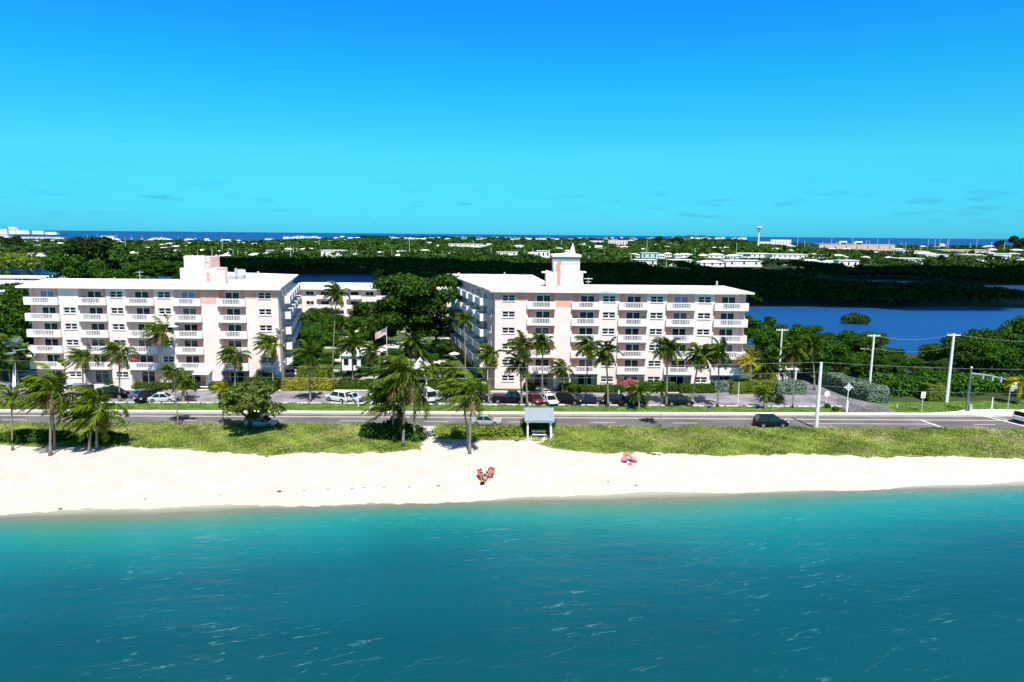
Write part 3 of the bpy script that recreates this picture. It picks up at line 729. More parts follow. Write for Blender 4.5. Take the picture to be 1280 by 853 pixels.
# right rooftop tower
def tower_right():
    root = rt; Y = 127.5; T = lambda x,y,z: (x-root.location.x, y-root.location.y, z)
    x0, x1 = yp(683,340,Y)[0], yp(729,340,Y)[0]; zl = yp(700,340,Y)[1]; xa, xb = yp(692,330,Y)[0], yp(724.5,330,Y)[0]; zt = yp(705,324,Y)[1]
    mb = MB(); mb.T = T
    mb.box(x0,x1,Y,Y+5,17.6,zl,M_wallw); mb.box(x0-.8,x0,Y+1,Y+3,zl-.3,zl-.1,M_wallw); mb.box(x1,x1+.7,Y+1,Y+3,zl-.2,zl,M_wallw)
    mb.box(xa,xb,Y-.5,Y+4.6,17.6,zt,M_wallw)
    mb.box(xa-.02+1.2,xb+.03,Y-.56,Y-.5,zt-2.4*1.0-1.1,zt-3.35,M_palepink)
    for k in range(7):
        c = xa+1.6+(xb-xa-2.)*k/6; mb.box(c-.13,c+.13,Y-.66,Y-.5,zt-.75,zt-.35,M_palepink)
    mb.box(xb,xb+.8,Y-.1,Y+.2,17.6,18.6,M_concrete)
    t = mb.build('rooftop_tower', root)
    ms = MB(); ms.T = T; u0, u1 = xa+.45, xa+1.35; z = 17.95; i = 0
    rr = random.Random(3)
    while z < zt-.55:
        h = rr.choice((.55,.85,1.15))*.9; ins = rr.choice((0,.12,.2))
        ms.box(u0+ins,u1-rr.choice((0,.1)),Y-.6,Y-.5,z,min(z+h,zt-.45),M_sign); z += h+.16
    ms.build('sign_panel', t)
    mr = MB(); mr.T = T; e = .12
    mr.box(xa-.2,xb+.12,Y-.75,Y+4.8,zt,zt+.38,M_greenroof)
    # pagoda roof: concave square rings rising to a spire
    cx, cy = yp(717,310,Y)[0], Y+1.9; z0 = zt+.38
    prof = [(1.0,0,0),(1.02,.28,0),(.62,.45,.25),(.34,.75,.6),(.17,1.35,.95),(.10,2.1,1.),(.045,2.75,1.),(.03,3.05,1.)]
    half = (xb-xa+.5)/2; mx_ = (xa+xb)/2; my_ = Y+2.0; zs = (yp(717,304.7,cy)[1]-z0)/3.05
    vs = []; fs = []
    for (s, dz, k) in prof:
        qx = mx_*(1-k)+cx*k; qy = my_*(1-k)+cy*k; r = half*s
        up = .22*(1-k) if dz > 0 else 0
        for a in range(8):
            t_ = a*PI/4+PI/4; corner = a%2 == 0
            rr_ = r*(1.414 if corner else 1.0); vs.append((qx+rr_*math.cos(t_), qy+rr_*math.sin(t_), z0+dz*zs+(up if corner else 0)))
    for i in range(len(prof)-1):
        for a in range(8): fs.append((i*8+a, i*8+(a+1)%8, (i+1)*8+(a+1)%8, (i+1)*8+a))
    fs.append(tuple((len(prof)-1)*8+a for a in range(8)))
    mr.add(vs, fs, M_white)
    mr.build('spire_roof', t)
tower_right()
def tower_left():
    root = lt; Y = 127.5; T = lambda x,y,z: (x-root.location.x, y-root.location.y, z)
    x0,x1 = yp(225,340,Y)[0], yp(270.5,340,Y)[0]; zl = yp(240,335.5,Y)[1]; xa,xb = yp(229,330,Y)[0], yp(262,330,Y)[0]; zt = yp(245,320,Y)[1]
    mb = MB(); mb.T = T
    mb.box(x0,x1,Y,Y+5,17.6,zl,M_wallw); mb.box(xa,xb,Y-.0+.3,Y+4.4,zl,zt-.15,M_palepink)
    mb.box(xa+.55,xb-.75,Y-.35,Y+.31,17.6,zt+.05,M_wallw)
    mb.box(xa+.75,xb-1.0,Y-.39,Y-.35,zt-.35,zt-.18,M_palepink)
    for k in range(4): mb.box(x1-.1-.0+k*0,x1+1.3-.3*k,Y+.6+k*1.0,Y+1.1+k*1.0,17.6,zl-.4-.5*k,M_palepink)
    t = mb.build('rooftop_tower', root)
    ms = MB(); ms.T = T; z = 17.9; rr = random.Random(5)
    while z < zt-.8:
        h = rr.choice((.5,.8)); ms.box(xb-.65,xb-.1,Y+.22-.28,Y+.3-.28,z,z+h,M_sign if z < 19.6 else M_palepink); z += h+.2
    ms.build('sign_panel', t)
    ma = MB(); ma.T = T; ma.tube([(xb-.3,Y+2,zt-.2),(xb-.3,Y+2,zt+1.3)],.05,M_greymetal,6); ma.tube([(xa+1.4,Y+3,zt-.2),(xa+1.4,Y+3,zt+.9)],.04,M_greymetal,6)
    ma.build('antenna', t)
tower_left()
def roof_gear():
    # plant on the left roof, vents and aerials
    for (px, py, Y, w, h, root, m) in ((301,342,150,1.6,1.3,lt,M_white),(295.5,344,148,.5,1.6,lt,M_greymetal),(323,343,152,.35,.8,lt,M_white),(283,345,146,2.0,.7,lt,M_white),(302,349,141,1.4,.6,lt,M_greymetal),(292,349,141,1.6,.4,lt,M_greymetal),(312,349,141,1.2,.35,lt,M_white),
                                   (630,342,160,.3,.7,rt,M_greymetal),(895,356,132,.3,.9,rt,M_greymetal),(143,350,133,.3,.5,lt,M_greymetal),(573,346,158,.5,.6,rt,M_white),(600,349,150,.4,.4,rt,M_white)):
        x = (px-640)/F*Y*1.0; mb = MB(); X = x-root.location.x; Yl = Y-root.location.y
        mb.box(X-w/2,X+w/2,Yl-w/2,Yl+w/2,17.68,17.68+h,m); mb.box(X-w*.35,X+w*.35,Yl-w*.35,Yl+w*.35,17.68+h,17.68+h*1.12,M_greymetal); mb.build('roof_vent', root)
    for (px, Y, root, zz) in ((734.5,131,rt,1.6),(175,133,lt,2.0)):
        x = (px-640)/F*Y-root.location.x; y = Y-root.location.y; mb = MB()
        mb.tube([(x,y,17.6),(x,y,17.6+zz)],.06,M_greymetal,6); mb.tube([(x-.8,y,17.5+zz*.9),(x+.8,y,17.5+zz*.9)],.05,M_greymetal,6); mb.tube([(x-.5,y,17.4+zz*.6),(x+.5,y,17.4+zz*.6)],.04,M_greymetal,6)
        mb.build('aerial', root)
roof_gear()
# low block at the back of the courtyard --------------------------------
def back_block():
    Y = 212.; xa, xb = wx(352,Y), wx(572,Y); zt = yp(460,362.5,Y)[1]
    root = empty('apartment_building', ((xa+xb)/2, Y, 0)); tag(root, 'long low pale pink block with a flat white roof closing the back of the courtyard', 'apartment building')
    T = lambda x,y,z: (x-root.location.x, y-Y, z)
    mb = MB(); mb.T = T; mb.box(xa,xb,Y,Y+18,0,zt,M_wallw); 
    fh = 2.95; mb_rec = []
    mb.build('wall', root)
    mr = MB(); mr.T = T; mr.box(xa-1,xb+1,Y-1.2,Y+24,zt,zt+.45,M_roof); mr.build('roof', root)
    x = xa+1.5; k = 0
    while x < xb-8:
        for i in range(3):
            z = zt-fh*(i+1)+.15
            TT = lambda u,d,z_,x=x: T(x+u,Y+d,z_)
            b = MB(); b.T = TT; b.box(0,4.6,-1.2,-.0,z-.05,z+.1,M_white); b.box(0,4.6,-1.2,-1.05,z+.1,z+1.1,M_white); b.box(0,.12,-1.05,-.03,z+.1,z+1.1,M_white); b.box(4.48,4.6,-1.05,-.03,z+.1,z+1.1,M_white)
            b.box(0,1.1,-.03,-.001,z+.1,z+2.5,M_pink); b.box(3.6,4.6,-.03,-.001,z+.1,z+2.5,M_pink); b.build('balcony', root)
            b = MB(); b.T = TT; b.box(1.2,3.5,-.08,-.001,z+.1,z+2.1,M_glass); b.build('sliding_door', root)
            b = MB(); b.T = TT; b.box(5.9,7.0,-.06,-.001,z+1.1,z+2.1,M_glass); b.box(7.15,8.2,-.06,-.001,z+1.1,z+2.1,M_glass); b.box(5.8,8.3,-.12,-.061,z+.95,z+1.08,M_white); b.build('window', root)
        x += 9.3; k += 1
back_block()
# small buildings ------------------------------------------------------
def small_house(name, xa, xb, Y, dep, hw, hr, wallm, roofm, label, cat='house', z0=0, over=.4, nwin=3, hip=True, group=None):
    root = empty(name, ((xa+xb)/2, Y, z0)); tag(root, label, cat, group); w = (xb-xa)/2
    mb = MB(); mb.box(-w,w,0,dep,-.3,hw,wallm); mb.build('wall', root)
    mb = MB()
    if hr > .05:
        e = over; ins = min(w*.9, dep/2) if hip else 0
        vs = [(-w-e,-e,hw),(w+e,-e,hw),(w+e,dep+e,hw),(-w-e,dep+e,hw),(-w-e+ins,dep/2,hw+hr),(w+e-ins,dep/2,hw+hr)]
        mb.add(vs,[(0,3,2,1),(0,1,5,4),(1,2,5),(2,3,4,5),(3,0,4)],roofm)
    else: mb.box(-w-over,w+over,-over,dep+over,hw,hw+.35,roofm)
    mb.build('roof', root)
    if nwin:
        for k in range(nwin):
            c = -w+2*w*(k+.5)/nwin; q = min(.8, w/nwin*.55); mb = MB(); mb.box(c-q,c+q,-.06,-.001,hw*.38,hw*.78,M_glass); mb.build('window', root)
    return root
small_house('pool_house', wx(424,134),wx(467,134),134,7,3.0,1.0,M_white,M_roof,'low white pool house with a shallow white roof in the courtyard, left of the flag','pool house',nwin=4)
small_house('pavilion', wx(470,142),wx(497,142),142,5,2.8,.9,M_white,M_roof,'small white roofed pavilion just behind the flagpole in the courtyard','pavilion',nwin=2)
small_house('pavilion', wx(453,164),wx(464,164),164,4,3.4,.8,M_white,M_roof,'narrow white hut among the trees, farther back than the flag','hut',nwin=1)
def gatehouse():
    Y = 122; xa, xb = wx(513,Y), wx(532,Y); root = empty('entrance_porch', ((xa+xb)/2, Y, 0)); tag(root, 'white entrance porch with a steep gable and square posts between the two blocks', 'entrance porch'); w = (xb-xa)/2
    mb = MB()
    for x in (-w, w-.3):
        mb.box(x,x+.3,0,.3,0,2.7,M_white); mb.box(x,x+.3,3.2,3.5,0,2.7,M_white)
    mb.build('post', root)
    mb = MB(); mb.add([(-w-.3,-.4,2.7),(w+.3,-.4,2.7),(0,-.4,4.9),(-w-.3,4,2.7),(w+.3,4,2.7),(0,4,4.9)],[(0,1,2),(3,5,4),(0,3,4,1),(0,2,5,3),(1,4,5,2)],M_white); mb.build('roof', root)
    mb = MB(); mb.box(-w+.3,w-.3,3.25,3.45,1.9,2.65,M_bark); mb.build('lattice', root)
gatehouse()
for (a,b,Y,dep,hw,lab) in ((-8,12,247,16,5.0,'flat white roofed building at the left edge, nearest the dark trees'),(-60,24,282,16,5.0,'wide flat white roof in the middle of the three behind the left tree tops'),(-40,52,322,16,4.6,'longest flat white roof, farthest back beside the left lagoon'),(56,76,330,12,4.0,'small flat white roof close to the left lagoon')):
    small_house('house', wx(a,Y),wx(b,Y),Y,dep,hw,0,M_wallw,M_roof,lab,nwin=4)
# entrance wall, gate, low garden walls ---------------------------------
def low_wall(px0, px1, py, h, label, th=.22):
    p = [gp(px0,py), gp(px1,py+(px1-px0)*.006)]; (x0,y0),(x1,y1) = p; mb = MB()
    root = empty('garden_wall', ((x0+x1)/2,(y0+y1)/2,0)); tag(root, label, 'wall'); cx, cy = (x0+x1)/2,(y0+y1)/2
    mb.prism([(x0-cx,y0-cy),(x1-cx,y1-cy),(x1-cx,y1-cy+th),(x0-cx,y0-cy+th)],0,h,M_white); mb.build('wall_body', root)
    mb = MB(); mb.prism([(x0-cx-.05,y0-cy-.04),(x1-cx+.05,y1-cy-.04),(x1-cx+.05,y1-cy+th+.04),(x0-cx-.05,y0-cy+th+.04)],h,h+.07,M_concrete); mb.build('coping', root)
low_wall(8,32,486,.95,'short low white garden wall at the far left of the left block')
low_wall(74,102,486.5,.95,'low white garden wall behind the two big windblown palms')
low_wall(118,164,487,.8,'longest low white garden wall in front of the left block')
def gate():
    Y = 126.; xa, xb = wx(958,Y), wx(1003,Y); root = empty('gate', ((xa+xb)/2,Y,0)); tag(root,'white post and beam gateway at the far end of the driveway','gateway'); w = (xb-xa)/2
    for x in (-w,-w*.35,w*.55,w-.25):
        mb = MB(); mb.box(x,x+.25,0,.25,0,2.5,M_white); mb.build('post', root)
    mb = MB(); mb.box(-w-.2,w+.2,-.05,.3,2.5,2.75,M_white); mb.build('beam', root)
    mb = MB()
    for k in range(9): mb.box(-w+.4+k*.55,-w+.46+k*.55,.08,.14,.1,1.9,M_greymetal)
    mb.box(-w+.25,w*.5,.07,.15,1.85,1.92,M_greymetal); mb.build('gate_panel', root)
gate()
# umbrellas, awnings and flag --------------------------------------------
def parasol(px, py, Y, r, m, label, zb, cat='parasol', group=None):
    x, z = yp(px, py, Y); root = empty('patio_parasol', (x,Y,zb)); tag(root,label,cat,group); h = z-zb
    mb = MB(); mb.tube([(0,0,0),(0,0,h)],.03,M_greymetal,6); mb.build('pole', root)
    mb = MB(); n = 8; vs = [(0,0,h)]+[(r*math.cos(2*PI*k/n),r*math.sin(2*PI*k/n),h-.32*r) for k in range(n)]+[(r*math.cos(2*PI*k/n),r*math.sin(2*PI*k/n),h-.32*r-.1) for k in range(n)]
    mb.add(vs,[(0,1+k,1+(k+1)%n) for k in range(n)]+[(1+k,1+(k+1)%n,9+(k+1)%n,9+k) for k in range(n)],m); mb.build('canopy', root)
parasol(217.5,405.5,119.2,1.0,M_white,'white parasol on a left block balcony, beside the tallest front palm',ZB+FH*3+.13)
parasol(31,443,118.2,1.15,M_white,'wide white parasol at the leftmost balconies, low down',ZB+FH*1+.13)
parasol(167.5,446.5,119.2,.9,M_red,'bright red parasol on a low balcony of the left block',ZB+FH*1+.13)
parasol(524,470,124,1.1,M_white,'white parasol beside the entrance porch',0)
parasol(568,440,146,1.2,M_white,'white parasol on the courtyard lawn beside the right block',0)
def awning():
    x0, x1 = yp(245,466,119)[0], yp(266,466,119)[0]; root = empty('awning', ((x0+x1)/2,118.95,0)); tag(root,'white sloping entrance awning at the foot of the left block','awning'); w = (x1-x0)/2
    mb = MB(); mb.add([(-w,-1.6,2.5),(w,-1.6,2.5),(w,0,3.1),(-w,0,3.1),(-w,-1.6,2.35),(w,-1.6,2.35),(w,0,2.95),(-w,0,2.95)],[(0,1,2,3),(7,6,5,4),(0,4,5,1),(1,5,6,2),(2,6,7,3),(3,7,4,0)],M_white); mb.build('canvas', root)
    for x in (-w+.05,w-.05):
        mb = MB(); mb.tube([(x,-1.5,0),(x,-1.5,2.38)],.04,M_greymetal,6); mb.build('pole', root)
awning()
def flag():
    Y = 128.; x, zt = yp(483,409.5,Y); root = empty('flagpole',(x,Y,0)); tag(root,'slim white flagpole in the courtyard','flagpole')
    mb = MB(); mb.tube([(0,0,0),(0,0,zt)],[.09,.05],M_polew,8); mb.build('pole', root)
    mb = MB(); mb.tube([(0,0,zt-.02),(0,0,zt+.06),(0,0,zt+.16)],[.05,.11,.03],M_rim,8); mb.build('finial', root)
    f = MB(); n = 12; L = 2.3; Hh = 1.35; rw = 13
    def P(i,j):
        t = i/n; return (-.08-L*t*.93, .22*math.sin(t*7)*t, zt-.15-Hh*j/rw-1.0*t**1.3+.06*math.sin(t*9))
    for j in range(rw):
        for i in range(n):
            canton = j < 7 and i < 5
            m = mat('flag_blue',(.02,.04,.18),.8,.05,3) if canton else (mat('flag_red',(.50,.14,.14),.8,.05,3) if j%2 == 0 else M_white)
            f.add([P(i,j),P(i,j+1),P(i+1,j+1),P(i+1,j)],[(0,1,2,3)],m)
    for a in range(5):
        for b in range(4):
            p = P(.5+a*.9,.9+b*1.6); f.add([(p[0]-.05,p[1]-.01,p[2]-.05),(p[0]+.05,p[1]-.01,p[2]-.05),(p[0],p[1]-.01,p[2]+.06)],[(0,1,2)],M_white)
    o = f.build('flag'); o.location = (x,Y,0); tag(o,'red and white striped flag with a starry blue corner, blowing left off its pole','flag')
flag()
# beach shelter -----------------------------------------------------------
def shelter():
    xl, yl = gp(659.5,549); xr, _ = gp(688.5,549); x0 = (xl+xr)/2; y0 = yl; w = (xr-xl)/2
    root = empty('beach_shelter',(x0,y0,0)); tag(root,'small open picnic shelter with a pale metal roof at the back of the beach','shelter')
    dep = 2.6; h1 = yp(673,526.5,y0-.3)[1]; h2 = h1+.75
    for (x,y,h) in ((-w,0,h1),(w,0,h1),(-w,dep,h2-.1),(w,dep,h2-.1)):
        mb = MB(); mb.box(x-.11,x+.11,y-.11,y+.11,-.1,h,M_white); mb.build('post', root)
    mb = MB(); e = .45; vs = [(-w-e,-.5,h1),(w+e,-.5,h1),(w+e,dep+.4,h2+.1),(-w-e,dep+.4,h2+.1)]; vs += [(a,b,c+.14) for a,b,c in vs]
    mb.add(vs,[(0,3,2,1),(4,5,6,7),(0,1,5,4),(1,2,6,5),(2,3,7,6),(3,0,4,7)],mat('pale_blue_metal_roof',(.27,.31,.37),.5,.05,1))
    k = -w-e+.15
    while k < w+e: mb.add([(k-.02,-.5,h1+.14),(k+.02,-.5,h1+.14),(k+.02,dep+.4,h2+.24),(k-.02,dep+.4,h2+.24),(k,-.5,h1+.18),(k,dep+.4,h2+.28)],[(0,4,5,3),(4,1,2,5),(0,1,4)],M_greymetal); k += .4
    mb.build('roof', root)
    mb = MB(); mb.box(-w-e+.1,w+e-.1,-.45,-.33,h1-.18,h1-.01,M_greymetal); mb.build('beam', root)
    sheet('concrete_pad',[(x0-w-.4,y0-.5),(x0+w+.4,y0-.5),(x0+w+.4,y0+dep+.4),(x0-w-.4,y0+dep+.4)],.052,M_concrete)
    t = empty('picnic_table',(x0,y0+1.2,.05)); tag(t,'white picnic table with benches under the beach shelter','picnic table')
    mb = MB(); mb.box(-.95,.95,-.38,.38,.70,.76,M_white); mb.build('tabletop', t)
    for s in (-1,1):
        mb = MB(); mb.box(-.95,.95,s*.75-.14,s*.75+.14,.41,.46,M_white); mb.build('bench', t)
        mb = MB(); mb.add([(s*.7-.04,-.8,0),(s*.7+.04,-.8,0),(s*.7+.04,-.65,0),(s*.7-.04,-.65,0),(s*.7-.04,-.25,.7),(s*.7+.04,-.25,.7),(s*.7+.04,-.1,.7),(s*.7-.04,-.1,.7)],[(0,1,2,3),(4,5,6,7),(0,1,5,4),(1,2,6,5),(2,3,7,6),(3,0,4,7)],M_white)
        mb.add([(s*.7-.04,.65,0),(s*.7+.04,.65,0),(s*.7+.04,.8,0),(s*.7-.04,.8,0),(s*.7-.04,.1,.7),(s*.7+.04,.1,.7),(s*.7+.04,.25,.7),(s*.7-.04,.25,.7)],[(0,1,2,3),(4,5,6,7),(0,1,5,4),(1,2,6,5),(2,3,7,6),(3,0,4,7)],M_white)
        mb.box(s*.7-.035,s*.7+.035,-.8,.8,.34,.408,M_white); mb.build('leg', t)
shelter()
# ================================================================== PALMS (foot pixel, crown pixel)
PB = 'palms on the beach side of the road'; PV = 'palms on the verge and car park edge'; PG = 'palms in the gardens'
palm((16,563),(14,497),'short yellow-green palm at the far left of the beach','yg',2.0,0,group=PB,tr=.11)
palm((63,569),(66,488),'large windblown palm second from the left on the sand','w',4.0,1,group=PB,extra=[(-.9,2.2,7.0,.3)])
palm((121,562),(123,505),'low wide windblown palm with shaggy fronds above the dark bushes on the left','w',4.1,2,group=PB,extra=[(-.6,-.6,4.2,.9)])
palm((223,534),(215,464),'thin dark palm at the near road edge in front of the left block','w',2.1,0,group=PB,tr=.10)
palm((279,534),(278,486),'small yellow palm beside the round bushy tree','y',1.7,0,group=PB,tr=.09,dry=False,nuts=False)
palm((504,558),(508,468),'biggest windblown palm, its crown hanging left over the road in the middle','w',4.7,0,group=PB,extra=[(1.1,2.4,6.6,.1),(-1.9,3.0,4.9,.3)],tr=.17)
palm((587,567),(590,493),'lone windblown palm on open sand left of the shelter','w',3.4,1,group=PB,extra=[(-.2,1.5,7.6,-1.0)],tr=.15)
palm((826,533),(826,486),'thin small palm at the near road edge before the right block','m',1.7,0,group=PB,tr=.07,dry=False,nuts=False)
palm((104,489),(104,447),'palm against the left block, between the second and third balcony columns','w',2.9,2,group=PG)
palm((150,503),(149,440),'palm on the verge with bright crown before the left block, beside the red parasol','w',3.3,0,group=PV)
palm((206,487),(201,415),'tall windblown palm reaching the third floor of the left block','w',3.2,1,group=PG)
palm((229,503),(229,476),'short dense palm with a stubby trunk by the car park','m',2.6,1,group=PV,tr=.24,dry=False)
palm((294,489),(293,444),'palm with a full dark crown before the right half of the left block','w',3.1,0,group=PG)
palm((342,489),(339,430),'leaning windblown palm at the right corner of the left block','w',3.2,2,group=PG)
palm((388,503),(386,444),'dark crowned palm on the verge left of the white car','m',3.1,0,group=PV)
palm((416,480),(421,366),'very tall slender palm rising above the courtyard trees','m',2.9,1,group=PG,tr=.13)
palm((427,478),(428,404),'slender palm just right of the very tall palm','m',1.8,2,group=PG,tr=.10)
palm((441,481),(440,430),'palm with a pale crown in front of the pool house','m',3.0,0,group=PG)
palm((582,480),(580,400),'tall straight palm before the shaded side of the right block','s',2.6,0,group=PG,tr=.13,dry=False)
palm((611,505),(613,443),'verge palm at the left corner of the right block','m',3.1,2,group=PV)
palm((659,508),(654,434),'curving palm before the first window column of the right block','m',3.2,0,group=PV,extra=[(-.9,.9,6.5,-.3)])
palm((678,497),(678,428),'tall dark crowned palm standing over the first balcony column of the right block','s',2.8,1,group=PV,tr=.11)
palm((703,492),(703,462),'short palm in front of the solid wall of the right block','m',2.8,1,group=PG)
palm((732,503),(736,432),'slender leaning palm at the second balcony column of the right block','m',2.9,2,group=PV,tr=.11)
palm((760,508),(757,440),'palm beside the third window column of the right block, right of the slender leaning one','s',3.1,2,group=PV)
palm((799,510),(797,491),'stemless looking young palm on the verge by the black parked cars','s',2.6,0,group=PV,dry=False,nuts=False)
palm((833,508),(834,434),'straight palm before the fourth balcony column of the right block','s',3.2,1,group=PV)
palm((865,508),(875,444),'palm leaning to the right before the last window column of the right block','s',3.3,0,group=PV)
palm((897,509),(899,441),'palm with tangled crown before the last balcony column of the right block','m',3.1,0,group=PV)
palm((960,481),(961,459),'low broad palm with huge drooping fronds right of the right block','s',4.6,2,group=PG,tr=.3)
palm((956,511),(955,492),'small leafy palm on the verge above the black car on the road','m',1.7,1,group=PV,dry=False,nuts=False)
palm((991,510),(993,440),'slender palm on the verge near the gateway','s',3.0,0,group=PV,tr=.12)
palm((939,492),(936,452),'yellowish palm touching the right end of the right block','y',2.6,1,group=PG)
palm((1018,488),(1014,430),'palm at the edge of the wood behind the gateway','s',3.0,1,group=PG)
palm((24,487),(14,436),'dark palm in front of the leftmost balconies','m',3.6,1,group=PG,extra=[(-1.8,.6,5.6,-.3)])
palm((468,482),(466,440),'palm with a broad crown under the flag','m',2.9,1,group=PG)
palm((512,478),(516,428),'palm standing in front of the big spreading courtyard tree','s',3.3,2,group=PG,extra=[(1.0,.5,6.2,.4)])
palm((566,487),(566,463),'low palm in the garden left of the right block','m',2.4,2,group=PG,dry=False)
palm((548,487),(546,466),'low palm just right of the entrance porch','m',2.2,0,group=PG,dry=False,nuts=False)
palm((1272,505),(1276,482),'yellowish palm clump at the right edge of the view','y',2.5,0,group=PV,dry=False)
palm((470,362.),(474,344),'pale crowned palm showing above the roof of the low back block','y',4.4,1,group=PG,dry=False)
# silver fan palm at the left
def fan_palm(pb, pc, r, label):
    x, y = gp(*pb); cx, cz = yp(pc[0],pc[1],y); root = empty('fan_palm',(x,y,0)); tag(root,label,'palm tree')
    mb = MB(); mb.tube([(0,0,-.1),(0,0,.4),(cx-x,0,cz)],[.34,.24,.2],M_polew,10); mb.build('trunk', root, True)
    rg = np.random.default_rng(5); V = []; Fc = []; T = []
    for k in range(18):
        az = k*2.4; el = rg.uniform(-.3,1.3); d = Vector((math.cos(az)*math.cos(el),math.sin(az)*math.cos(el),math.sin(el))); c = d*r*.6
        s = d.cross(Vector((0,0,1))).normalized(); u = s.cross(d); t0 = rg.uniform(.2,1)
        b = len(V); V += [tuple(d*.15-s*.02), tuple(d*.15+s*.02), tuple(c)]; Fc.append((b,b+1,b+2)); T += [t0]*3
        for j in range(14):
            a = -1.9+3.8*j/13; e = (d*math.cos(a)+s*math.sin(a)-u*.12)*r*.5; q = (d*math.cos(a+.13)+s*math.sin(a+.13))*r*.28; p = (d*math.cos(a-.13)+s*math.sin(a-.13))*r*.28
            b = len(V); V += [tuple(c),tuple(c+p),tuple(c+e),tuple(c+q)]; Fc.append((b,b+1,b+2,b+3)); T += [t0]*4
    me = bpy.data.meshes.new('crown'); me.from_pydata(V,[],Fc); me.materials.append(L_silver); a = me.attributes.new('tint','FLOAT','POINT'); a.data.foreach_set('value',T)
    o = bpy.data.objects.new('crown',me); o.location = (cx-x,0,cz); link(o,root)
fan_palm((18,487),(18,437),2.2,'silver blue fan palm with a thick grey trunk at the left block')
# ================================================================== BROADLEAF TREES
TM = [tree_meshes(1,9,4.6,L_mid,26,7500,.25), tree_meshes(2,8,4.4,L_ficus,26,7500,.25), tree_meshes(3,7.5,4.2,L_mid,26,7000,.24), tree_meshes(4,8.5,4.8,L_mang,26,7500,.26)]
FIC = tree_meshes(9,15,7.6,L_ficus,46,24000,.31,flat=.55)
def T_at(px, ytop, Y, mesh, base_h, label, group=None, rz=0, wide=1.0, cat='tree', name='leafy_tree'):
    x = wx(px, Y); z = yp(px, ytop, Y)[1]; s = z/base_h
    r = plant_tree(mesh,(x,Y,0),s*wide,rz,label,group,cat,name,sz=s); return r
T_at(519,350,150,FIC,14.2,'huge spreading dark green tree filling the courtyard beside the right block',wide=1.0,rz=.4)
GT = 'leafy trees in the courtyard'
ct = [(383,392,170,0,'leafy tree beside the back end of the left block'),(404,384,178,1,'dark leafy tree left of the very tall palm'),(440,392,172,2,'leafy tree between the very tall palm and the big spreading tree'),(462,376,180,1,'dark tree in front of the low back block'),
      (372,412,150,3,'leafy tree close to the shaded side of the left block'),(398,414,148,0,'leafy tree behind the dark crowned verge palm'),(425,424,150,2,'leafy tree behind the pool house'),(468,404,158,1,'leafy tree just behind the flag'),
      (378,442,134,2,'small leafy tree over the croton bed'),(404,446,136,3,'small leafy tree left of the pool house'),(544,398,160,0,'leafy tree squeezed between the big tree and the right block'),(538,440,140,2,'small leafy tree at the foot of the right block wing'),
      (490,436,140,0,'leafy tree right of the flagpole'),(556,452,131,3,'low leafy tree beside the right block wing'),(505,458,128,2,'low leafy tree behind the entrance porch'),(449,458,128,3,'low leafy tree in front of the pool house'),
      (392,400,162,2,'leafy tree behind the one close to the left block'),(418,398,166,3,'leafy tree directly behind the very tall palm'),(386,428,142,0,'leafy tree left of the slender palm pair'),(362,440,136,1,'dark leafy tree at the back corner of the left block'),(412,440,140,1,'dark leafy tree at the foot of the very tall palm'),(452,412,156,2,'leafy tree left of the flag, behind the pool house'),(480,396,166,3,'leafy tree touching the left side of the big spreading tree'),(552,424,148,1,'dark tree in the shade of the right block wing'),(526,462,127,0,'low leafy tree right of the entrance porch'),(395,458,129,0,'low leafy tree just behind the croton bed'),(530,448,134,1,'dark low tree behind the porch gable on its right'),(478,462,127,2,'low leafy tree just below the flag'),(559,462,126,1,'dark low tree at the left corner of the right block'),(434,464,125,0,'low leafy tree in front of the pool house, left end'),(514,428,152,3,'leafy tree in front of the big spreading trunk'),(462,444,131,1,'dark leafy tree at the right end of the pool house')]
for i, (px, yt, Y, k, lab) in enumerate(ct):
    T_at(px, yt, Y, TM[k], 8.3, lab, GT, rz=i*1.1, wide=1.12)
# left edge trees
for i,(px,yt,Y,k,lab) in enumerate([(2,366,128,1,'dark tree at the left edge beside the top balconies'),(-12,392,122,0,'bright topped tree at the left edge below the dark one'),(8,436,121,3,'low tree at the left foot of the left block'),(30,352,176,1,'dark bushy tree poking up between the white roofs at the left')]):
    T_at(px, yt, Y, TM[k], 8.3, lab, 'trees at the left edge', rz=i*.9, wide=.8)
TD = tree_meshes(14,18,7.5,L_darkc,22,7000,.62,flat=1.0)
T_at(118,301,262,TD,17.2,'tall dark casuarina-like tree standing behind the left block',cat='tree',wide=.85)
T_at(96,322,250,TM[0],8.3,'mid green tree at the left foot of the tall dark tree',wide=.9)
T_at(143,338,240,TM[3],8.3,'low green tree at the right foot of the tall dark tree',wide=.9)
for i,(px,yt,Y,k) in enumerate(((178,327,360,1),(196,324,372,1),(216,328,366,3),(232,332,352,1),(160,333,352,0))):
    T_at(px, yt, Y, TM[k], 8.3, ['dark round tree right of the left lagoon, behind the front roof','tallest dark round tree behind the left roof, left of the tower','dark tree just left of the left rooftop tower','dark tree touching the left rooftop tower in view','green tree beside the left lagoon gap'][i], 'trees behind the left roof', rz=i, wide=1.25)
# sea grape by the road with its own trunks
SG = tree_meshes(21,6.2,4.1,L_grape,16,6500,.26,flat=.62,trunk_h=2.2)
x,y = gp(313,541); plant_tree(SG,(x,y,0),yp(315,484,y)[1]/5.9,.5,'round bushy sea grape tree beside the road, shading a silver car',cat='tree',name='sea_grape_tree')
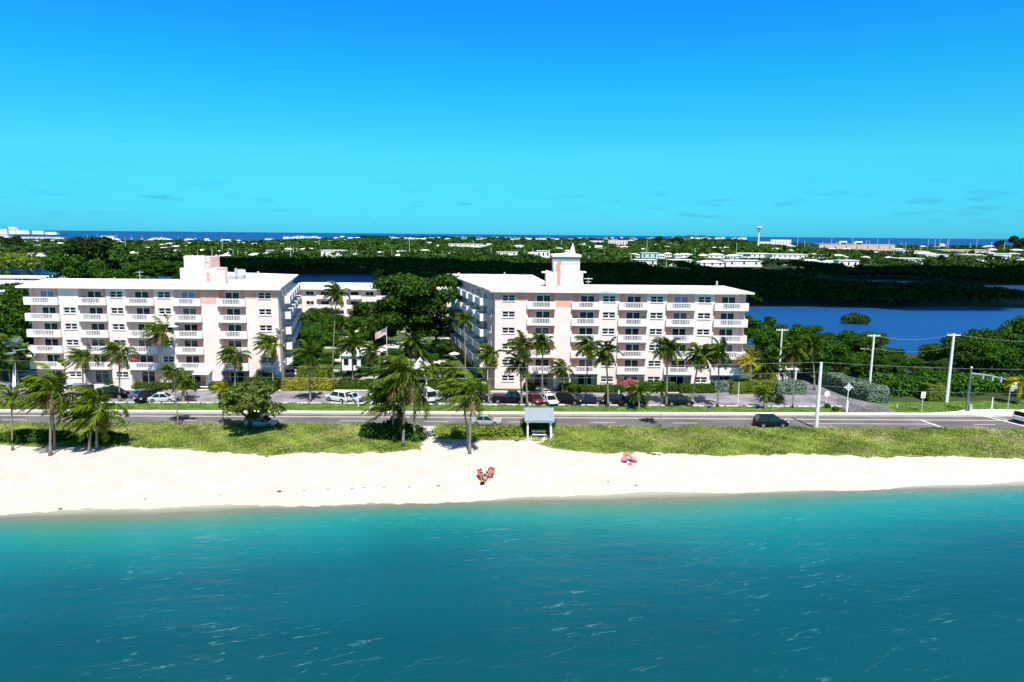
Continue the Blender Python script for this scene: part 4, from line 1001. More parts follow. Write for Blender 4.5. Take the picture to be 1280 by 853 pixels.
# the wood right of the right block
GW = 'trees of the wood beyond the driveway'
wood = []
rw = random.Random(12)
rowdef = [(127,[(1040,428),(1072,432),(1100,440),(1128,444),(1160,452),(1192,446),(1226,440),(1262,432),(1300,426),(1336,424)]),
          (134,[(1010,424),(1046,420),(1082,421),(1115,431),(1150,442),(1180,424),(1214,420),(1250,415),(1290,408),(1330,405)]),
          (144,[(955,402),(990,409),(1024,414),(1060,417),(1096,422),(1128,434),(1172,432),(1206,416),(1238,408),(1275,404),(1312,402),(1350,402)]),
          (156,[(948,399),(978,404),(1010,410),(1044,414),(1078,420),(1200,419),(1240,412),(1280,406),(1320,402)])]
for Y, row in rowdef:
    for (px, yt) in row:
        k = rw.randrange(4); T_at(px+rw.uniform(-5,5), yt+rw.uniform(-3,5), Y+rw.uniform(-3,3), TM[k], 8.3, 'dense green tree in the wood between the driveway and the lagoon', GW, rz=rw.uniform(0,6), wide=.85)
bush('understorey',[(rw.uniform(64,112),rw.uniform(117.3,123.5),.9,2.4,2.2) for _ in range(52)],16000,.30,L_mang,'dark tangled undergrowth along the edge of the wood',None,None,seed=3,stems=False,kind='stuff')
o = bush('lagoon_bush',[(0,0,1.6,2.6,1.7),(-2.4,0,1.3,2.2,1.4),(2.3,.3,1.2,2.3,1.3),(.6,1.5,1.7,2.,1.5)],2600,.34,L_mangd,'small round mangrove islet alone in the lagoon','mangrove',loc=(*gp(1069,405),0.05),seed=8)
# bushes along the dune -----------------------------------------------------
bush('sea_grape_bush',[(0,0,.9,1.7,1.3),(-2.4,.4,.8,1.6,1.1),(2.2,.2,.8,1.6,1.1),(.8,1.2,1.2,1.5,1.4),(3.8,-.8,.5,1.2,.8)],2600,.24,L_ficus,'dark spreading bush under the biggest windblown palm','bush',loc=(*gp(486,548),0),seed=11)
bush('sea_grape_bush',[(0,0,.6,1.6,.9),(-2.4,.2,.6,1.5,.9),(2.3,.3,.5,1.4,.8),(-4.4,.4,.4,1.2,.7)],2400,.22,L_ficus,'dark bush in the shade of the second palm from the left','bush',loc=(*gp(52,552),0),seed=12)
bush('sea_grape_bush',[(0,0,.6,1.4,.9),(-1.9,.2,.5,1.2,.8),(1.8,-.2,.5,1.2,.7)],1700,.22,L_ficus,'dark bush around the foot of the low wide palm on the left','bush',loc=(*gp(132,553),0),seed=13)
bush('sea_grape_bush',[(0,0,.8,1.1,1.0),(1.5,.2,.8,1.1,1.0),(-1.4,.1,.7,1.0,.9)],1500,.2,L_ficus,'dark bush in the shade right behind the beach shelter','bush',loc=(gp(673,545)[0],gp(673,545)[1]+3.6,0),seed=15)
bush('sea_grape_bush',[(0,0,.5,1.2,.8),(2,.1,.5,1.2,.7),(4,.2,.5,1.2,.7),(6,.2,.5,1.2,.7),(8,.1,.4,1.1,.7)],2400,.2,L_bright,'bright green creeping bush left of the beach shelter','bush',loc=(*gp(575,545),0),seed=14)
# red fallen debris under the left palm
mb = MB()
for k in range(5):
    mb.tube([(-.5+.25*k,0,.05),(-.3+.25*k,.3,.25+.05*(k%2)),(.3+.2*k,.5,.12)],.035,M_trunk,5)
o = mb.build('driftwood',None,True); o.location = (*gp(108,558),0); tag(o,'pile of dry grey palm litter at the foot of the low wide palm','palm litter')
# hedges --------------------------------------------------------------------
def row_hedge(px0, px1, py, h, dep, m, label, seed, dens=60, card=.17):
    p0 = gp(px0,py); p1 = gp(px1,py+(px1-px0)*.005)
    poly = [p0,p1,(p1[0],p1[1]+dep),(p0[0],p0[1]+dep)]
    hedge(0,0,0,0,h,m,label,seed,card,dens,poly=poly)
row_hedge(168,210,488,1.1,1.2,L_hedge,'low dark hedge left of the awning at the left block',1)
row_hedge(212,246,488,1.1,1.2,L_hedge,'low dark hedge just left of the stubby palm',2)
row_hedge(262,300,488.5,1.3,1.4,L_hedge,'dark hedge between the yellow palm and the left block',3)
row_hedge(304,346,489,1.9,2.2,L_ficus,'tall dark hedge behind the round bushy tree',4)
row_hedge(352,416,489,1.8,2.4,L_yelh,'yellow green croton bed at the courtyard entrance',5)
row_hedge(372,410,480,3.0,3.0,L_bright,'bright green clipped hedge behind the croton bed',6)
row_hedge(422,462,488,1.5,1.5,L_hedge,'dark hedge before the pool house',7)
row_hedge(536,600,489,1.7,2.2,L_hedge,'dark hedge at the left corner of the right block',8)
row_hedge(655,668,490,1.3,1.3,L_hedge,'small dark clump before the white parked car',9)
row_hedge(712,780,491,1.15,1.2,L_hedge,'long low dark hedge in front of the middle of the right block',10)
row_hedge(784,845,491,1.6,1.8,L_mid,'leafy green hedge behind the black parked cars',11)
row_hedge(850,892,492,1.4,1.4,L_hedge,'dark hedge before the last window column of the right block',12)
row_hedge(893,911,492,1.9,1.9,L_silverh,'silver green rounded shrub at the right block',13)
row_hedge(914,968,493,2.1,2.2,L_bright,'bright green rounded hedge at the right end of the right block',14)
row_hedge(971,1007,493.5,2.0,2.2,L_silverh,'silver green clipped hedge beside the driveway',15)
P1 = gpl([(1110,505),(1086,503),(1054,494),(1030,484.5),(1020,478)]); 
pol = P1+[(P1[-1][0]+1.5,P1[-1][1]+2.0),(P1[3][0]+3.2,P1[3][1]+.6),(P1[2][0]+3.4,P1[2][1]+.6),(P1[1][0]+3,P1[1][1]+1.2),(P1[0][0]+.3,P1[0][1]+2.)]
hedge(0,0,0,0,2.5,L_silverh,'long silver topped clipped hedge along the right side of the driveway',16,.17,60,poly=pol[::-1])
row_hedge(700,716,488.5,1.2,1.2,L_hedge,'small dark shrub beside the ground floor door of the right block',17)
row_hedge(1160,1186,502.5,2.6,2.6,L_bright,'bright round shrub at the foot of the right hand utility pole',18)
bush('bougainvillea',[(0,0,1.4,1.1,1.0),(1.0,.2,1.2,.9,.9),(-.9,0,1.0,.8,.8)],900,.15,L_bougain,'pink flowering bougainvillea against the middle of the right block','flowering shrub',loc=(*gp(787,490),0),seed=31)
bush('bougainvillea',[(0,0,2.0,1.2,1.2),(1.1,.2,1.7,.9,1.0)],900,.15,L_ficus,'dark round garden tree at the right corner of the left block','shrub',loc=(*gp(327,486),0),seed=32)
bush('garden_shrub',[(0,0,.7,.9,.8)],420,.15,L_mid,'round green shrub left of the black pickup','shrub',loc=(*gp(606,492),0),seed=33)
bush('garden_shrub',[(0,0,.8,1.0,.9),(1.2,0,.6,.8,.7)],600,.15,L_bright,'yellow green shrub behind the small leafy palm','shrub',loc=(*gp(966,503),0),seed=34)
for (px,py,lab) in ((1044,513.5,'small dark rosette plant left of the sign post'),(1034,510,'small dark rosette plant beside the round white sign')):
    bush('verge_plant',[(0,0,.3,.5,.4)],160,.14,L_ficus,lab,'plant',loc=(*gp(px,py),0),seed=px)
# ================================================================== WOODLAND & FAR LAND
FARH = []   # houses: px0,px1,ytop,ybase
far = [(402,431,313,322,'w','long white flat roofed building in the woods right of the left tower'),(375,395,311,315,'w',''),(334,347,313,318.5,'w','small white house just right of the left rooftop tower, far off'),(262,277,315,321,'w',''),(250,256,313,317,'w',''),
 (36,62,318,324,'w','white house among trees at the far left'),(74,90,321.5,326,'w',''),(183,190,323,327,'w',''),(202,209,327,331,'w',''),(217,224,314,318,'w',''),(296,308,303,307,'w',''),(193,208,297.5,301,'w',''),(130,146,295,299,'w',''),
 (470,480,315,320,'t',''),(493,502,320,324,'w',''),(559,571,316,321,'w',''),(619,646,316,320.5,'w','long white roof far behind the right block wing'),(670,686,313.5,323,'w','boxy white building left of the spire'),(533,541,303,307,'w',''),(560,602,306.5,309,'w',''),
 (758,782,300,308,'o','large far building with a bright orange tiled roof'),(736,752,301,305.5,'w',''),(800,820,316,324,'t','pale turquoise walled house far beyond the right block'),(819,829,318,323,'w',''),(789,819,325,332,'y','cream flat roofed building near the dark mangroves'),(835,863,325.5,332,'w','white long house right of the cream building'),
 (847,863,318,322,'w',''),(873,903,328.5,333,'w',''),(905,950,327,333,'w','broken row of white roofs at the edge of the dark mangroves'),(883,903,318,322.5,'w',''),(918,962,317,322.5,'w','very long low white roof beyond the right end of the right block'),(962,1006,318,323.5,'w','long low white roof, right of the very long one'),
 (1003,1022,325.5,331,'w',''),(1027,1048,327,332.5,'w',''),(1045,1070,325.5,334,'w','white house cluster straight beyond the lagoon'),(1085,1102,315,320,'w',''),(1103,1127,326.5,332,'w',''),(1118,1150,323,330,'w','wide white roofed building with shaded veranda beyond the lagoon'),
 (1124,1156,314,320,'w',''),(1152,1180,318,325,'w',''),(1170,1232,312.5,318,'o2','long pinkish flat building near the right shore'),(1196,1222,318,324,'w',''),(1236,1258,317,326,'w','bright white building near the right edge'),(1210,1228,326,331,'w',''),(1262,1276,322,327,'w',''),
 (1019,1113,305.5,314,'o2','very long tan building with two white rooftop blocks by the far shore'),(959,984,299.5,308,'w','stepped white building beside the far water tower'),(945,960,302,308,'w',''),(0,32,321.5,326,'w',''),
 (17,25.5,283.5,292,'w','tall white hotel block standing out on the far left headland'),(3,15,286.5,292,'w',''),(26,42,288,292.5,'w',''),(28,80,296.5,301,'w','long white building along the shore at the far left'),(0,16,293.5,297,'w',''),(46,60,288.5,293,'w',''),(62,76,290,294,'w','')]
rf_ = random.Random(77)
# rows of small scattered houses
for k in range(210):
    px = rf_.uniform(-30,1300); right = px > 780
    yb = rf_.uniform(299,330) if not right else rf_.uniform(306.5,331)
    if px < 330: yb = rf_.uniform(302,326)
    elif px < 900: yb = rf_.choice((rf_.uniform(297.5,301.5), rf_.uniform(303,324)))
    w = rf_.uniform(6,17)*(.55+.45*min(1,(yb-296)/25)); far.append((px,px+w,yb-rf_.uniform(1.8,3.4)*(.45+.55*min(1,(yb-296)/25)),yb,rf_.choice('wwwwwtyg'),''))
M_tile = mat('orange_roof_tile',(.55,.22,.13),.8,.1,.5); M_tanw = mat('tan_wall',(.62,.44,.33),.85,.06,.2); M_turqw = mat('turquoise_wall',(.42,.62,.66),.85,.06,.2); M_creamw = mat('cream_wall',(.74,.66,.54),.85,.05,.2); M_greyroof = mat('grey_metal_roof',(.42,.45,.48),.6,.08,.3)
excl = []
for k in range(70):
    px = rf_.uniform(375,930); w = rf_.uniform(3,9); yb = rf_.uniform(298.,302.5); far.append((px,px+w,yb-rf_.uniform(1.2,2.2),yb,rf_.choice('wwwty'),''))
for k in range(26):
    px = rf_.uniform(70,330); w = rf_.uniform(4,10); yb = rf_.uniform(300,303.5); far.append((px,px+w,yb-rf_.uniform(1.5,2.8),yb,'w',''))
hor = lambda px: 287.5+px*11.5/1280
for (a,b,yt,yb,c,lab) in far:
    Y = 27.2*F/max(3.2,(yb-hor((a+b)/2)))*1.0
    Y = min(Y, 4200)
    if lab == '' and Y > 1700 and not (a < 80 and yb < 297.5) and (a < 330 or a > 950): Y = 1650
    xa, xb = wx(a,Y), wx(b,Y); zt = max(5.6, yp((a+b)/2,yt,Y)[1]); zt = max(zt, 11.0 if Y > 2300 else 6.8 if Y > 1100 else 0); w = xb-xa; dep = min(26,max(8,w*.6))
    roofm = {'w':M_roof,'t':M_roof,'y':M_roof,'g':M_greyroof,'o':M_tile,'o2':M_roof}[c]; wm = {'w':M_white,'t':M_turqw,'y':M_creamw,'g':M_white,'o':M_creamw,'o2':M_tanw}[c]
    flat = w > 24 or lab != '' and c != 'o'; hr = 0 if flat else min(1.8,zt*.35)
    zone = 'left of the left rooftop tower' if a < 230 else 'between the two rooftop towers' if a < 690 else 'behind the right block' if a < 940 else 'beyond the lagoon'
    small_house('house',xa,xb,Y,dep,zt-hr-(.35 if flat else 0),hr,wm,roofm,lab or 'small '+{'w':'white','t':'pale turquoise','y':'cream','g':'grey roofed','o':'tan','o2':'tan'}[c]+' house among distant trees, '+zone,cat='house',nwin=3 if w < 40 else 7,group=None if lab else 'far houses '+zone,over=.6)
    gap = min(260, 80+Y*.11); excl.append((xa-3,xb+3,Y-gap,Y+dep+3))
# white roof blocks on the long tan building
for (a,b,yt) in ((1045,1053,301.5),(1064,1072,301.8)):
    Y = 27.2*F/(314-hor(1066))+8; z = yp(a,305.8,Y)[1]; zt = yp(a,yt,Y)[1]
    mb = MB(); w = wx(b,Y)-wx(a,Y); mb.box(0,w,0,8,0,zt-z,M_white); mb.box(.6,w-.6,-.1,-.002,.6,(zt-z)*.6,M_glass); o = mb.build('rooftop_block'); o.location = (wx(a,Y),Y,z); tag(o,'white plant room on the long tan far building, '+('left one' if a < 1050 else 'right one'),'plant room')
mang_c = gpl([(-60,320),(60,321),(140,318),(240,322),(420,324),(560,326),(700,325),(780,330)])
Ls = lag
# mangrove belts
poly_right = gpl([(640,379.5),(720,383.6),(940,383.2),(1010,382.6),(1100,384.6),(1190,382.6),(1280,384.6),(1480,385.6)])+[(520,560),(430,640),(300,640),(150,640),(0,610)]+[(-30,330)]
poly_right2 = gpl([(720,346),(1000,347),(1200,347),(1400,350)])+gpl([(1400,331),(1200,331.5),(1000,332),(850,333),(720,331)])
poly_mid = gpl([(-100,332.5),(60,334),(180,335.5),(230,345.5),(360,343),(470,343.2),(480,350.5),(560,365),(640,378.5)])+gpl([(720,346),(720,328),(560,325),(420,323),(240,321),(140,317.5),(-100,319)])
poly_mid = [p for p in poly_mid]
ponds = []
for pts in ([(1005,357),(1140,358.5),(1138,350),(1010,350)],[(1195,369),(1420,369),(1420,357),(1195,357)]):
    g = gpl(pts); ponds.append((min(p[0] for p in g),max(p[0] for p in g),min(p[1] for p in g)-45,max(p[1] for p in g)))
canopy('mangrove_wood', gpl([(600,374),(720,383.6),(940,383.2),(1010,382.6),(1100,384.6),(1190,382.6),(1280,384.6),(1480,385.6),(1480,346),(720,345)]), 4.6, 2.3, L_mangd, 'dark mangrove belt on the far shore of the lagoon', 41, 3.2, 5.5, 12, .40, excl+ponds, tint=-.15)
canopy('mangrove_wood', poly_right2, 5.5, 4.0, L_mangd, 'dark woods between the mangrove belt and the far houses', 42, 5.5, 8, 12, .36, excl+ponds, tint=-.05)
canopy('mangrove_wood', poly_mid, 6.5, 3.1, L_far, 'green mangrove woods behind the left block and its lagoon', 43, 4.2, 7., 12, .38, excl, tint=.05)
canopy('lagoon_side_wood', [(wx(-100,245),245),(wx(235,250),250),(-150,262),(wx(190,348),348),(wx(165,372),372),(wx(-100,378),378)], 4.2, 2.6, L_mid, 'dark green trees among the white roofs at the left lagoon', 48, 4.2, 4.8, 14, .36, excl+[(wx(-62,282),wx(26,282),225,300),(wx(-42,322),wx(54,322),300,340),(wx(-10,247),wx(14,247),215,265),(wx(54,330),wx(78,330),300,343)])
canopy('shore_mangroves', gpl([(-60,345),(40,346),(52,338),(50,334.5),(-60,333)]), 8, 3.2, L_bright, 'bright green mangroves at the left end of the lagoon', 44, 4.0, 4.4, 14, .38)
far_poly = gpl([(-120,319.5),(140,318),(240,321.5),(420,323.5),(560,325.5),(720,328),(850,333),(1000,332),(1200,331.5),(1420,331)])+[(wx(1400,2030),2030),(wx(1010,2120),2120),(wx(960,2400),2400),(wx(930,2800),2800),(wx(440,2800),2800),(wx(400,2500),2500),(wx(330,1720),1720),(wx(-100,1690),1690)]
canopy('distant_wood', far_poly, 5.0, 4.8, L_far, 'green woods between the scattered houses across the island', 45, 5.6, 19, 11, .34, excl, tint=-.08, gaps=.25, patchy=True)
canopy('distant_wood', [(wx(930,2800),2800),(wx(440,2800),2800),(wx(450,4250),4250),(wx(925,4250),4250)], 8, 8, L_mangd, 'thin dark tree line along the far horizon', 46, 24, 34, 10, .5, excl, gaps=.3)
# single trees that stand above the distant woods
DT = [tree_meshes(61,10,4.6,L_mid,6,420,.95), tree_meshes(62,11,4.8,L_darkc,6,420,.95,flat=1.1), tree_meshes(63,9,5.2,L_bright,6,420,.95)]
kinds = ['mid green round tree standing above the distant woods','dark narrow tree standing above the distant woods','light green tree standing above the distant woods']
for k in range(290):
    px = rf_.uniform(-40,1320); yb = rf_.uniform(302,332 if px > 760 else 322); Y = min(1650, 27.2*F/max(6,(yb-hor(px)))); x = wx(px,Y)
    if any(e[0]-2 < x < e[1]+2 and e[2] < Y < e[3]+1 for e in excl): continue
    i = rf_.choice((0,1,1,2,0)); plant_tree(DT[i],(x,Y,0),rf_.uniform(.75,1.15),rf_.uniform(0,6),kinds[i],'single trees above the distant woods')
for (px,yt,yb) in ((1260,296,308),(1265,299,309),(1240,301,309),(820,296,303),(838,297,303),(1270,301,310),(848,298,304),(12,297,306),(22,296,306),(30,298,307)):
    Y = 27.2*F/(yb+4-hor(px)); s = (yp(px,yt,Y)[1])/10.3; plant_tree(DT[1],(wx(px,Y),Y,0),s*1.2,px,'dark tall tree clump near the far shore','dark tall trees near the far shore',sz=s)
# far poles, tower, boats ------------------------------------------------------
def pole_far(px, yt, yb, label, group, arm=False, r=.16):
    Y = min(4000, 27.2*F/max(4,(yb-hor(px)))); x = wx(px,Y); z = yp(px,yt,Y)[1]; r = max(r, Y*.00022)
    root = empty('utility_pole',(x,Y,0)); tag(root,label,'utility pole',group)
    mb = MB(); mb.tube([(0,0,0),(0,0,z)],[r*1.2,r],M_polew,6); mb.build('pole', root)
    if arm: mb = MB(); mb.box(-1.4,1.4,-.1,.1,z-.7,z-.5,M_polew); mb.build('crossarm', root)
GP_ = 'far utility poles'
fp = [(512,300,324),(591,301.5,316),(806,300,322),(917,303.5,325),(361,308,324),(364.5,307,329),(368,309,325),(372,310,324),(358.5,311,322),(280,297,318),(287,311,324),(293,312,325),(299,313,326),(309,315,329),(175,314,328),(160,297,314),(490,313,326),(507,313,325),(519.5,313,325),(531,316,326),(544,316,326),(655,311,326),(664.7,311,322),(734.5,319,332),(787,318,334),(831,320,334),(866,310,322),(400,300,312),(446,312,324),(613,309,322),
      (992,296.5,311),(1034,297,310),(1023,303,313),(1060,297,311),(1077,300,311),(1091,298,313),(1105,299,313),(1081,301,311),(1126,303,316),(1153.5,299,313),(1162,299,313),(1168,298,314),(1179,299,315),(1177,300,314),(1213.5,299,313),(1232,302,315),(1001,301,311),(1040,303,312),(1206,304,313),(700,300,309),(640,298,306),(1112,312,325),(1145,306,318),(1248,303,316)]
for (px,yt,yb) in fp: pole_far(px,yt,yb,'thin pale utility pole standing above distant trees','far utility poles',arm=(px*7)%3 < 1)
def water_tower():
    px = 943.5; Y = 1560.; x = wx(px,Y); zt = yp(px,283.5,Y)[1]; root = empty('water_tower',(x,Y,0)); tag(root,'white mushroom topped water tower on the far shore','water tower')
    mb = MB(); mb.tube([(0,0,0),(0,0,zt-4)],[2.2,1.3],M_white,12); mb.build('shaft', root)
    mb = MB(); mb.tube([(0,0,zt-5),(0,0,zt-3.6),(0,0,zt-1.6),(0,0,zt-.6),(0,0,zt)],[1.5,5.0,6.6,6.0,2.2],M_white,20); mb.build('tank', root, True)
    mb = MB(); mb.tube([(0,0,zt-9.5),(0,0,zt-8)],[3.4,3.4],M_greymetal,14); mb.build('platform', root)
water_tower()
def boat(px, py, Y, mast, label):
    x = wx(px,Y); L = 11
    root = empty('sailboat',(x,Y,-1),rf_.uniform(-.4,.4)); tag(root,label,'sailboat','sailboats anchored off the far shore')
    mb = MB(); st = [(-L/2,1.1),(-L/4,1.6),(L/6,1.6),(L/2,.05)]
    vs = []
    for (xx,w) in st: vs += [(xx,-w,1.5),(xx,w,1.5),(xx,-w*.6,-.3),(xx,w*.6,-.3)]
    fs = []
    for i in range(3):
        b = 4*i; fs += [(b,b+4,b+5,b+1),(b,b+2,b+6,b+4),(b+1,b+5,b+7,b+3),(b+2,b+3,b+7,b+6)]
    fs += [(0,1,3,2),(12,14,15,13)]; mb.add(vs,fs,M_white); mb.build('hull', root)
    mb = MB(); mb.box(-2.5,2,-1,1,1.5,2.3,M_white); mb.build('cabin', root)
    mb = MB(); mb.tube([(0.8,0,2.3),(.8,0,mast)],[.28,.2],M_polew,6); mb.tube([(.8,0,3.2),(-4,0,3.3)],.2,M_polew,6); mb.build('mast', root)
for i,(px,Y,m_) in enumerate(((113.5,2300,17),(125.5,2250,19),(145,2200,14),(168,2350,13),(181,2300,13),(226,2100,15),(150,3200,15),(205,2900,14),(247,2600,13),(1070,3200,16),(1120,2900,15))):
    boat(px,0,Y,m_,['sailboat just right of the far left headland','tallest masted sailboat off the far left shore','sailboat third from the far left headland','small sailboat fourth from the headland','small sailboat fifth from the headland','sailboat right of the scattered shore houses on the left','most distant sailboat on the left','distant sailboat between the larger anchored ones','rightmost sailboat off the left shore','sailboat on the far sea over the long tan building','sailboat on the far sea right of the long tan building'][i])
# ================================================================== STREET FURNITURE
def up_pole(pb, yt, r, m, label, arms=True, lamp=None, cat='utility pole', name='utility_pole'):
    x,y = gp(*pb); z = yp(pb[0],yt,y)[1]; root = empty(name,(x,y,0)); tag(root,label,cat)
    mb = MB(); mb.tube([(0,0,-.1),(0,0,z)],[r*1.15,r*.8],m,10); mb.build('pole', root)
    if arms:
        mb = MB(); mb.box(-1.1,1.1,-.09,.09,z-.35,z-.2,m); mb.build('crossarm', root)
        for xx in (-1,-.5,.5,1): mb = MB(); mb.tube([(xx,0,z-.2),(xx,0,z+.08)],[.05,.07],M_greymetal,6); mb.build('insulator', root)
    if lamp:
        mb = MB(); mb.tube([(0,0,z*lamp),(-.9,-.1,z*lamp+.35),(-1.8,-.2,z*lamp+.45)],.05,M_greymetal,6); a = mb.build('lamp_arm', root)
        mb = MB(); mb.box(-2.3,-1.7,-.3,-.05,z*lamp+.38,z*lamp+.5,M_greymetal); mb.build('lamp_head', a)
    return (x,y,z)
A = up_pole((1086,492),418,.19,M_polew,'white utility pole with crossarm and lamp behind the silver topped hedge',lamp=.72)
B = up_pole((1183,503),417,.24,M_polew,'tallest white utility pole, standing before the wood on the right')
up_pole((973,479),411,.16,M_polew,'pale utility pole with crossarm half hidden by palms right of the right block')
Cc = up_pole((1020,535.5),453,.24,M_polew,'thick white concrete pole at the near edge of the road',arms=False)
up_pole((1073,479),447,.10,M_polew,'thin grey pole in front of the wood, left of the crossarm pole',arms=False,cat='pole',name='metal_pole')
up_pole((464,517),491,.26,M_polew,'short thick white post on the verge left of the biggest palm',arms=False,cat='post',name='concrete_post')
up_pole((1239,515),497,.10,M_polew,'slim white marker post on the corner lawn',arms=False,cat='post',name='marker_post')
up_pole((1121,510),505.5,.08,M_polew,'tiny white stub post beside the driveway mouth',arms=False,cat='post',name='marker_post')
up_pole((773,506),488,.12,M_polew,'white post among the black parked cars',arms=False,cat='post',name='marker_post')
up_pole((448,509),489,.07,M_polew,'thin white post on the verge by the blue white car',arms=False,cat='post',name='marker_post')
up_pole((922,508.5),478,.07,M_polew,'thin leaning grey pole on the verge before the right block end',arms=False,cat='pole',name='metal_pole')
up_pole((981,478),456,.09,M_polew,'thin grey pole beside the gateway',arms=False,cat='pole',name='metal_pole')
LW = up_pole((-30,528),449,.2,M_polew,'white concrete pole carrying the overhead wires, beyond the left edge',arms=False)
RW = up_pole((1350,539),462,.2,M_polew,'white concrete pole carrying the overhead wires, beyond the right edge',arms=False)
def wire(p, q, sag, label, r=.012, n=14):
    mb = MB(); p = Vector(p); q = Vector(q)
    mb.tube([p.lerp(q,i/n)+Vector((0,0,-4*sag*(i/n)*(1-i/n))) for i in range(n+1)],r,M_greymetal,4); o = mb.build('overhead_wire'); tag(o,label,'wire')
wire((A[0],A[1],A[2]-.1),(B[0],B[1],B[2]-.1),.9,'upper sagging wire between the two white crossarm poles',.015)
wire((A[0],A[1],A[2]-2.4),(B[0],B[1],B[2]-2.2),.8,'lower sagging wire between the two white crossarm poles',.012)
wire((B[0],B[1],B[2]-.1),(B[0]+26,B[1]+2,B[2]-.6),1.0,'sagging wire leaving the tallest pole towards the right edge',.015)
wire((Cc[0],Cc[1],Cc[2]),(LW[0],LW[1],LW[2]),1.0,'long thin wire crossing in front of both blocks',.010)
wire((Cc[0],Cc[1],Cc[2]-1.4),(LW[0],LW[1],LW[2]-1.4),1.2,'lower long thin wire crossing in front of both blocks',.007)
wire((Cc[0],Cc[1],Cc[2]),(RW[0],RW[1],RW[2]),.35,'thin wire from the near concrete pole to the right edge',.010)
wire((Cc[0],Cc[1],Cc[2]-3.4),(RW[0],RW[1],RW[2]-3.4),.45,'lower thin wire from the near concrete pole to the right edge',.008)
def traffic():
    x,y = gp(1208,515); z = yp(1209,459,y)[1]; root = empty('traffic_signal_mast',(x,y,0)); tag(root,'grey green traffic signal mast with a long arm over the right end of the road','traffic signal')
    mb = MB(); mb.tube([(0,0,0),(0,0,.4),(0,0,z)],[.26,.2,.14],M_polegreen,12); mb.box(-.35,.35,-.3,.3,0,.15,M_concrete); mb.build('mast', root)
    mb = MB(); mb.tube([(0,0,z-.15),(0,0,z+.05)],[.17,.17],M_white,10); mb.build('cap', root)
    ax, az = yp(1258,474.5,y-2.5); az = az; 
    mb = MB(); mb.tube([(0,0,z-1.0),((ax-x)*.5,-1.2,(z-1.0+az)/2+.15),(ax-x,-2.5,az)],[.13,.10,.07],M_greymetal,8); mb.build('arm', root)
    for t in (.35,.62,.85):
        px_ = (ax-x)*t; py_ = -2.5*t; pz = (z-1.0)+(az-z+1.0)*t-.05
        mb = MB(); mb.box(px_-.14,px_+.14,py_-.12,py_+.12,pz-.55,pz+.3,M_greymetal); mb.build('signal_head', root)
    mb = MB(); mb.box(.3,.75,-.2,.2,.15,1.2,M_greymetal); mb.build('control_box', root)
    x2,y2 = gp(1259,516); z2 = yp(1260,484,y2)[1]; r2 = empty('pedestrian_signal',(x2,y2,0)); tag(r2,'pole with white traffic signal boxes at the right edge','traffic signal')
    mb = MB(); mb.tube([(0,0,0),(0,0,z2)],.07,M_greymetal,8); mb.build('pole', r2)
    for (a,b,c) in ((.3,0,-.5),(.75,.2,-.1)):
        mb = MB(); mb.box(a-.18,a+.18,-.15,.15,z2+c-.1,z2+c+.75,M_white); mb.tube([(0,0,z2+c+.2),(a,0,z2+c+.2)],.03,M_greymetal,5); s = mb.build('signal_head', r2)
        mb = MB(); mb.tube([(a,-.2,z2+c+.5),(a,-.15,z2+c+.5)],.1,M_black,10); mb.tube([(a,-.2,z2+c+.15),(a,-.15,z2+c+.15)],.1,M_black,10); mb.build('lens', s)
traffic()
def sign(pb, yt, w, h, shape, m, label, r=.04, text=None):
    x,y = gp(*pb); z = yp(pb[0],yt,y)[1]; root = empty('street_sign',(x,y,0)); tag(root,label,'sign')
    mb = MB(); mb.tube([(0,.04,0),(0,.04,z)],r,M_polew,8); mb.build('post', root)
    mb = MB()
    if shape == 'round': mb.tube([(0,-.03,z-w/2),(0,.0,z-w/2)],w/2,m,20)
    else: mb.box(-w/2,w/2,-.03,0,z-h,z,m)
    f = mb.build('panel', root)
    if text:
        mb = MB()
        for k in range(3): mb.box(-w*.32,w*.32,-.036,-.0305,z-h*(.3+.22*k)-.04,z-h*(.3+.22*k)+.03,M_black)
        mb.build('lettering', f)
sign((1152,515),490,.72,1.0,'rect',M_white,'white rectangular road sign on the lawn before the wood',text=True)
sign((1033,505),489,.95,.9,'round',M_white,'round white disc sign beside the driveway',r=.05)
def cross_sign():
    x,y = gp(1058,516); z = yp(1058,478,y)[1]; root = empty('street_sign',(x,y,0)); tag(root,'tall white post with a round emblem crossed by a bar, at the driveway mouth','sign')
    mb = MB(); mb.tube([(0,0,0),(0,0,z)],.06,M_polew,8); mb.box(-.14,.14,-.12,.12,0,1.9,M_polew); mb.build('post', root)
    mb = MB(); n = 20; R_ = .45
    for k in range(n):
        a0 = 2*PI*k/n; a1 = 2*PI*(k+1)/n
        mb.add([(R_*math.cos(a0),-.07,z-.8+R_*math.sin(a0)),(R_*math.cos(a1),-.07,z-.8+R_*math.sin(a1)),(.33*math.cos(a1),-.07,z-.8+.33*math.sin(a1)),(.33*math.cos(a0),-.07,z-.8+.33*math.sin(a0))],[(0,1,2,3)],M_white)
    mb.box(-.7,.7,-.09,-.06,z-.88,z-.72,M_white); mb.box(-.08,.08,-.095,-.06,z-1.4,z-.2,M_white); mb.build('emblem', root)
cross_sign()
def bin_(px,py,label):
    x,y = gp(px,py); root = empty('litter_bin',(x,y,0)); tag(root,label,'litter bin')
    mb = MB(); mb.tube([(0,0,0),(0,0,.85)],[.24,.28],M_polegreen,12); mb.build('body', root); mb = MB(); mb.tube([(0,0,.85),(0,0,.95),(0,0,1.0)],[.3,.3,.1],M_black,12); mb.build('lid', root)
bin_(886,516,'small dark litter bin on the pavement across the road')
bin_(546,507,'small dark litter bin on the verge by the white van')
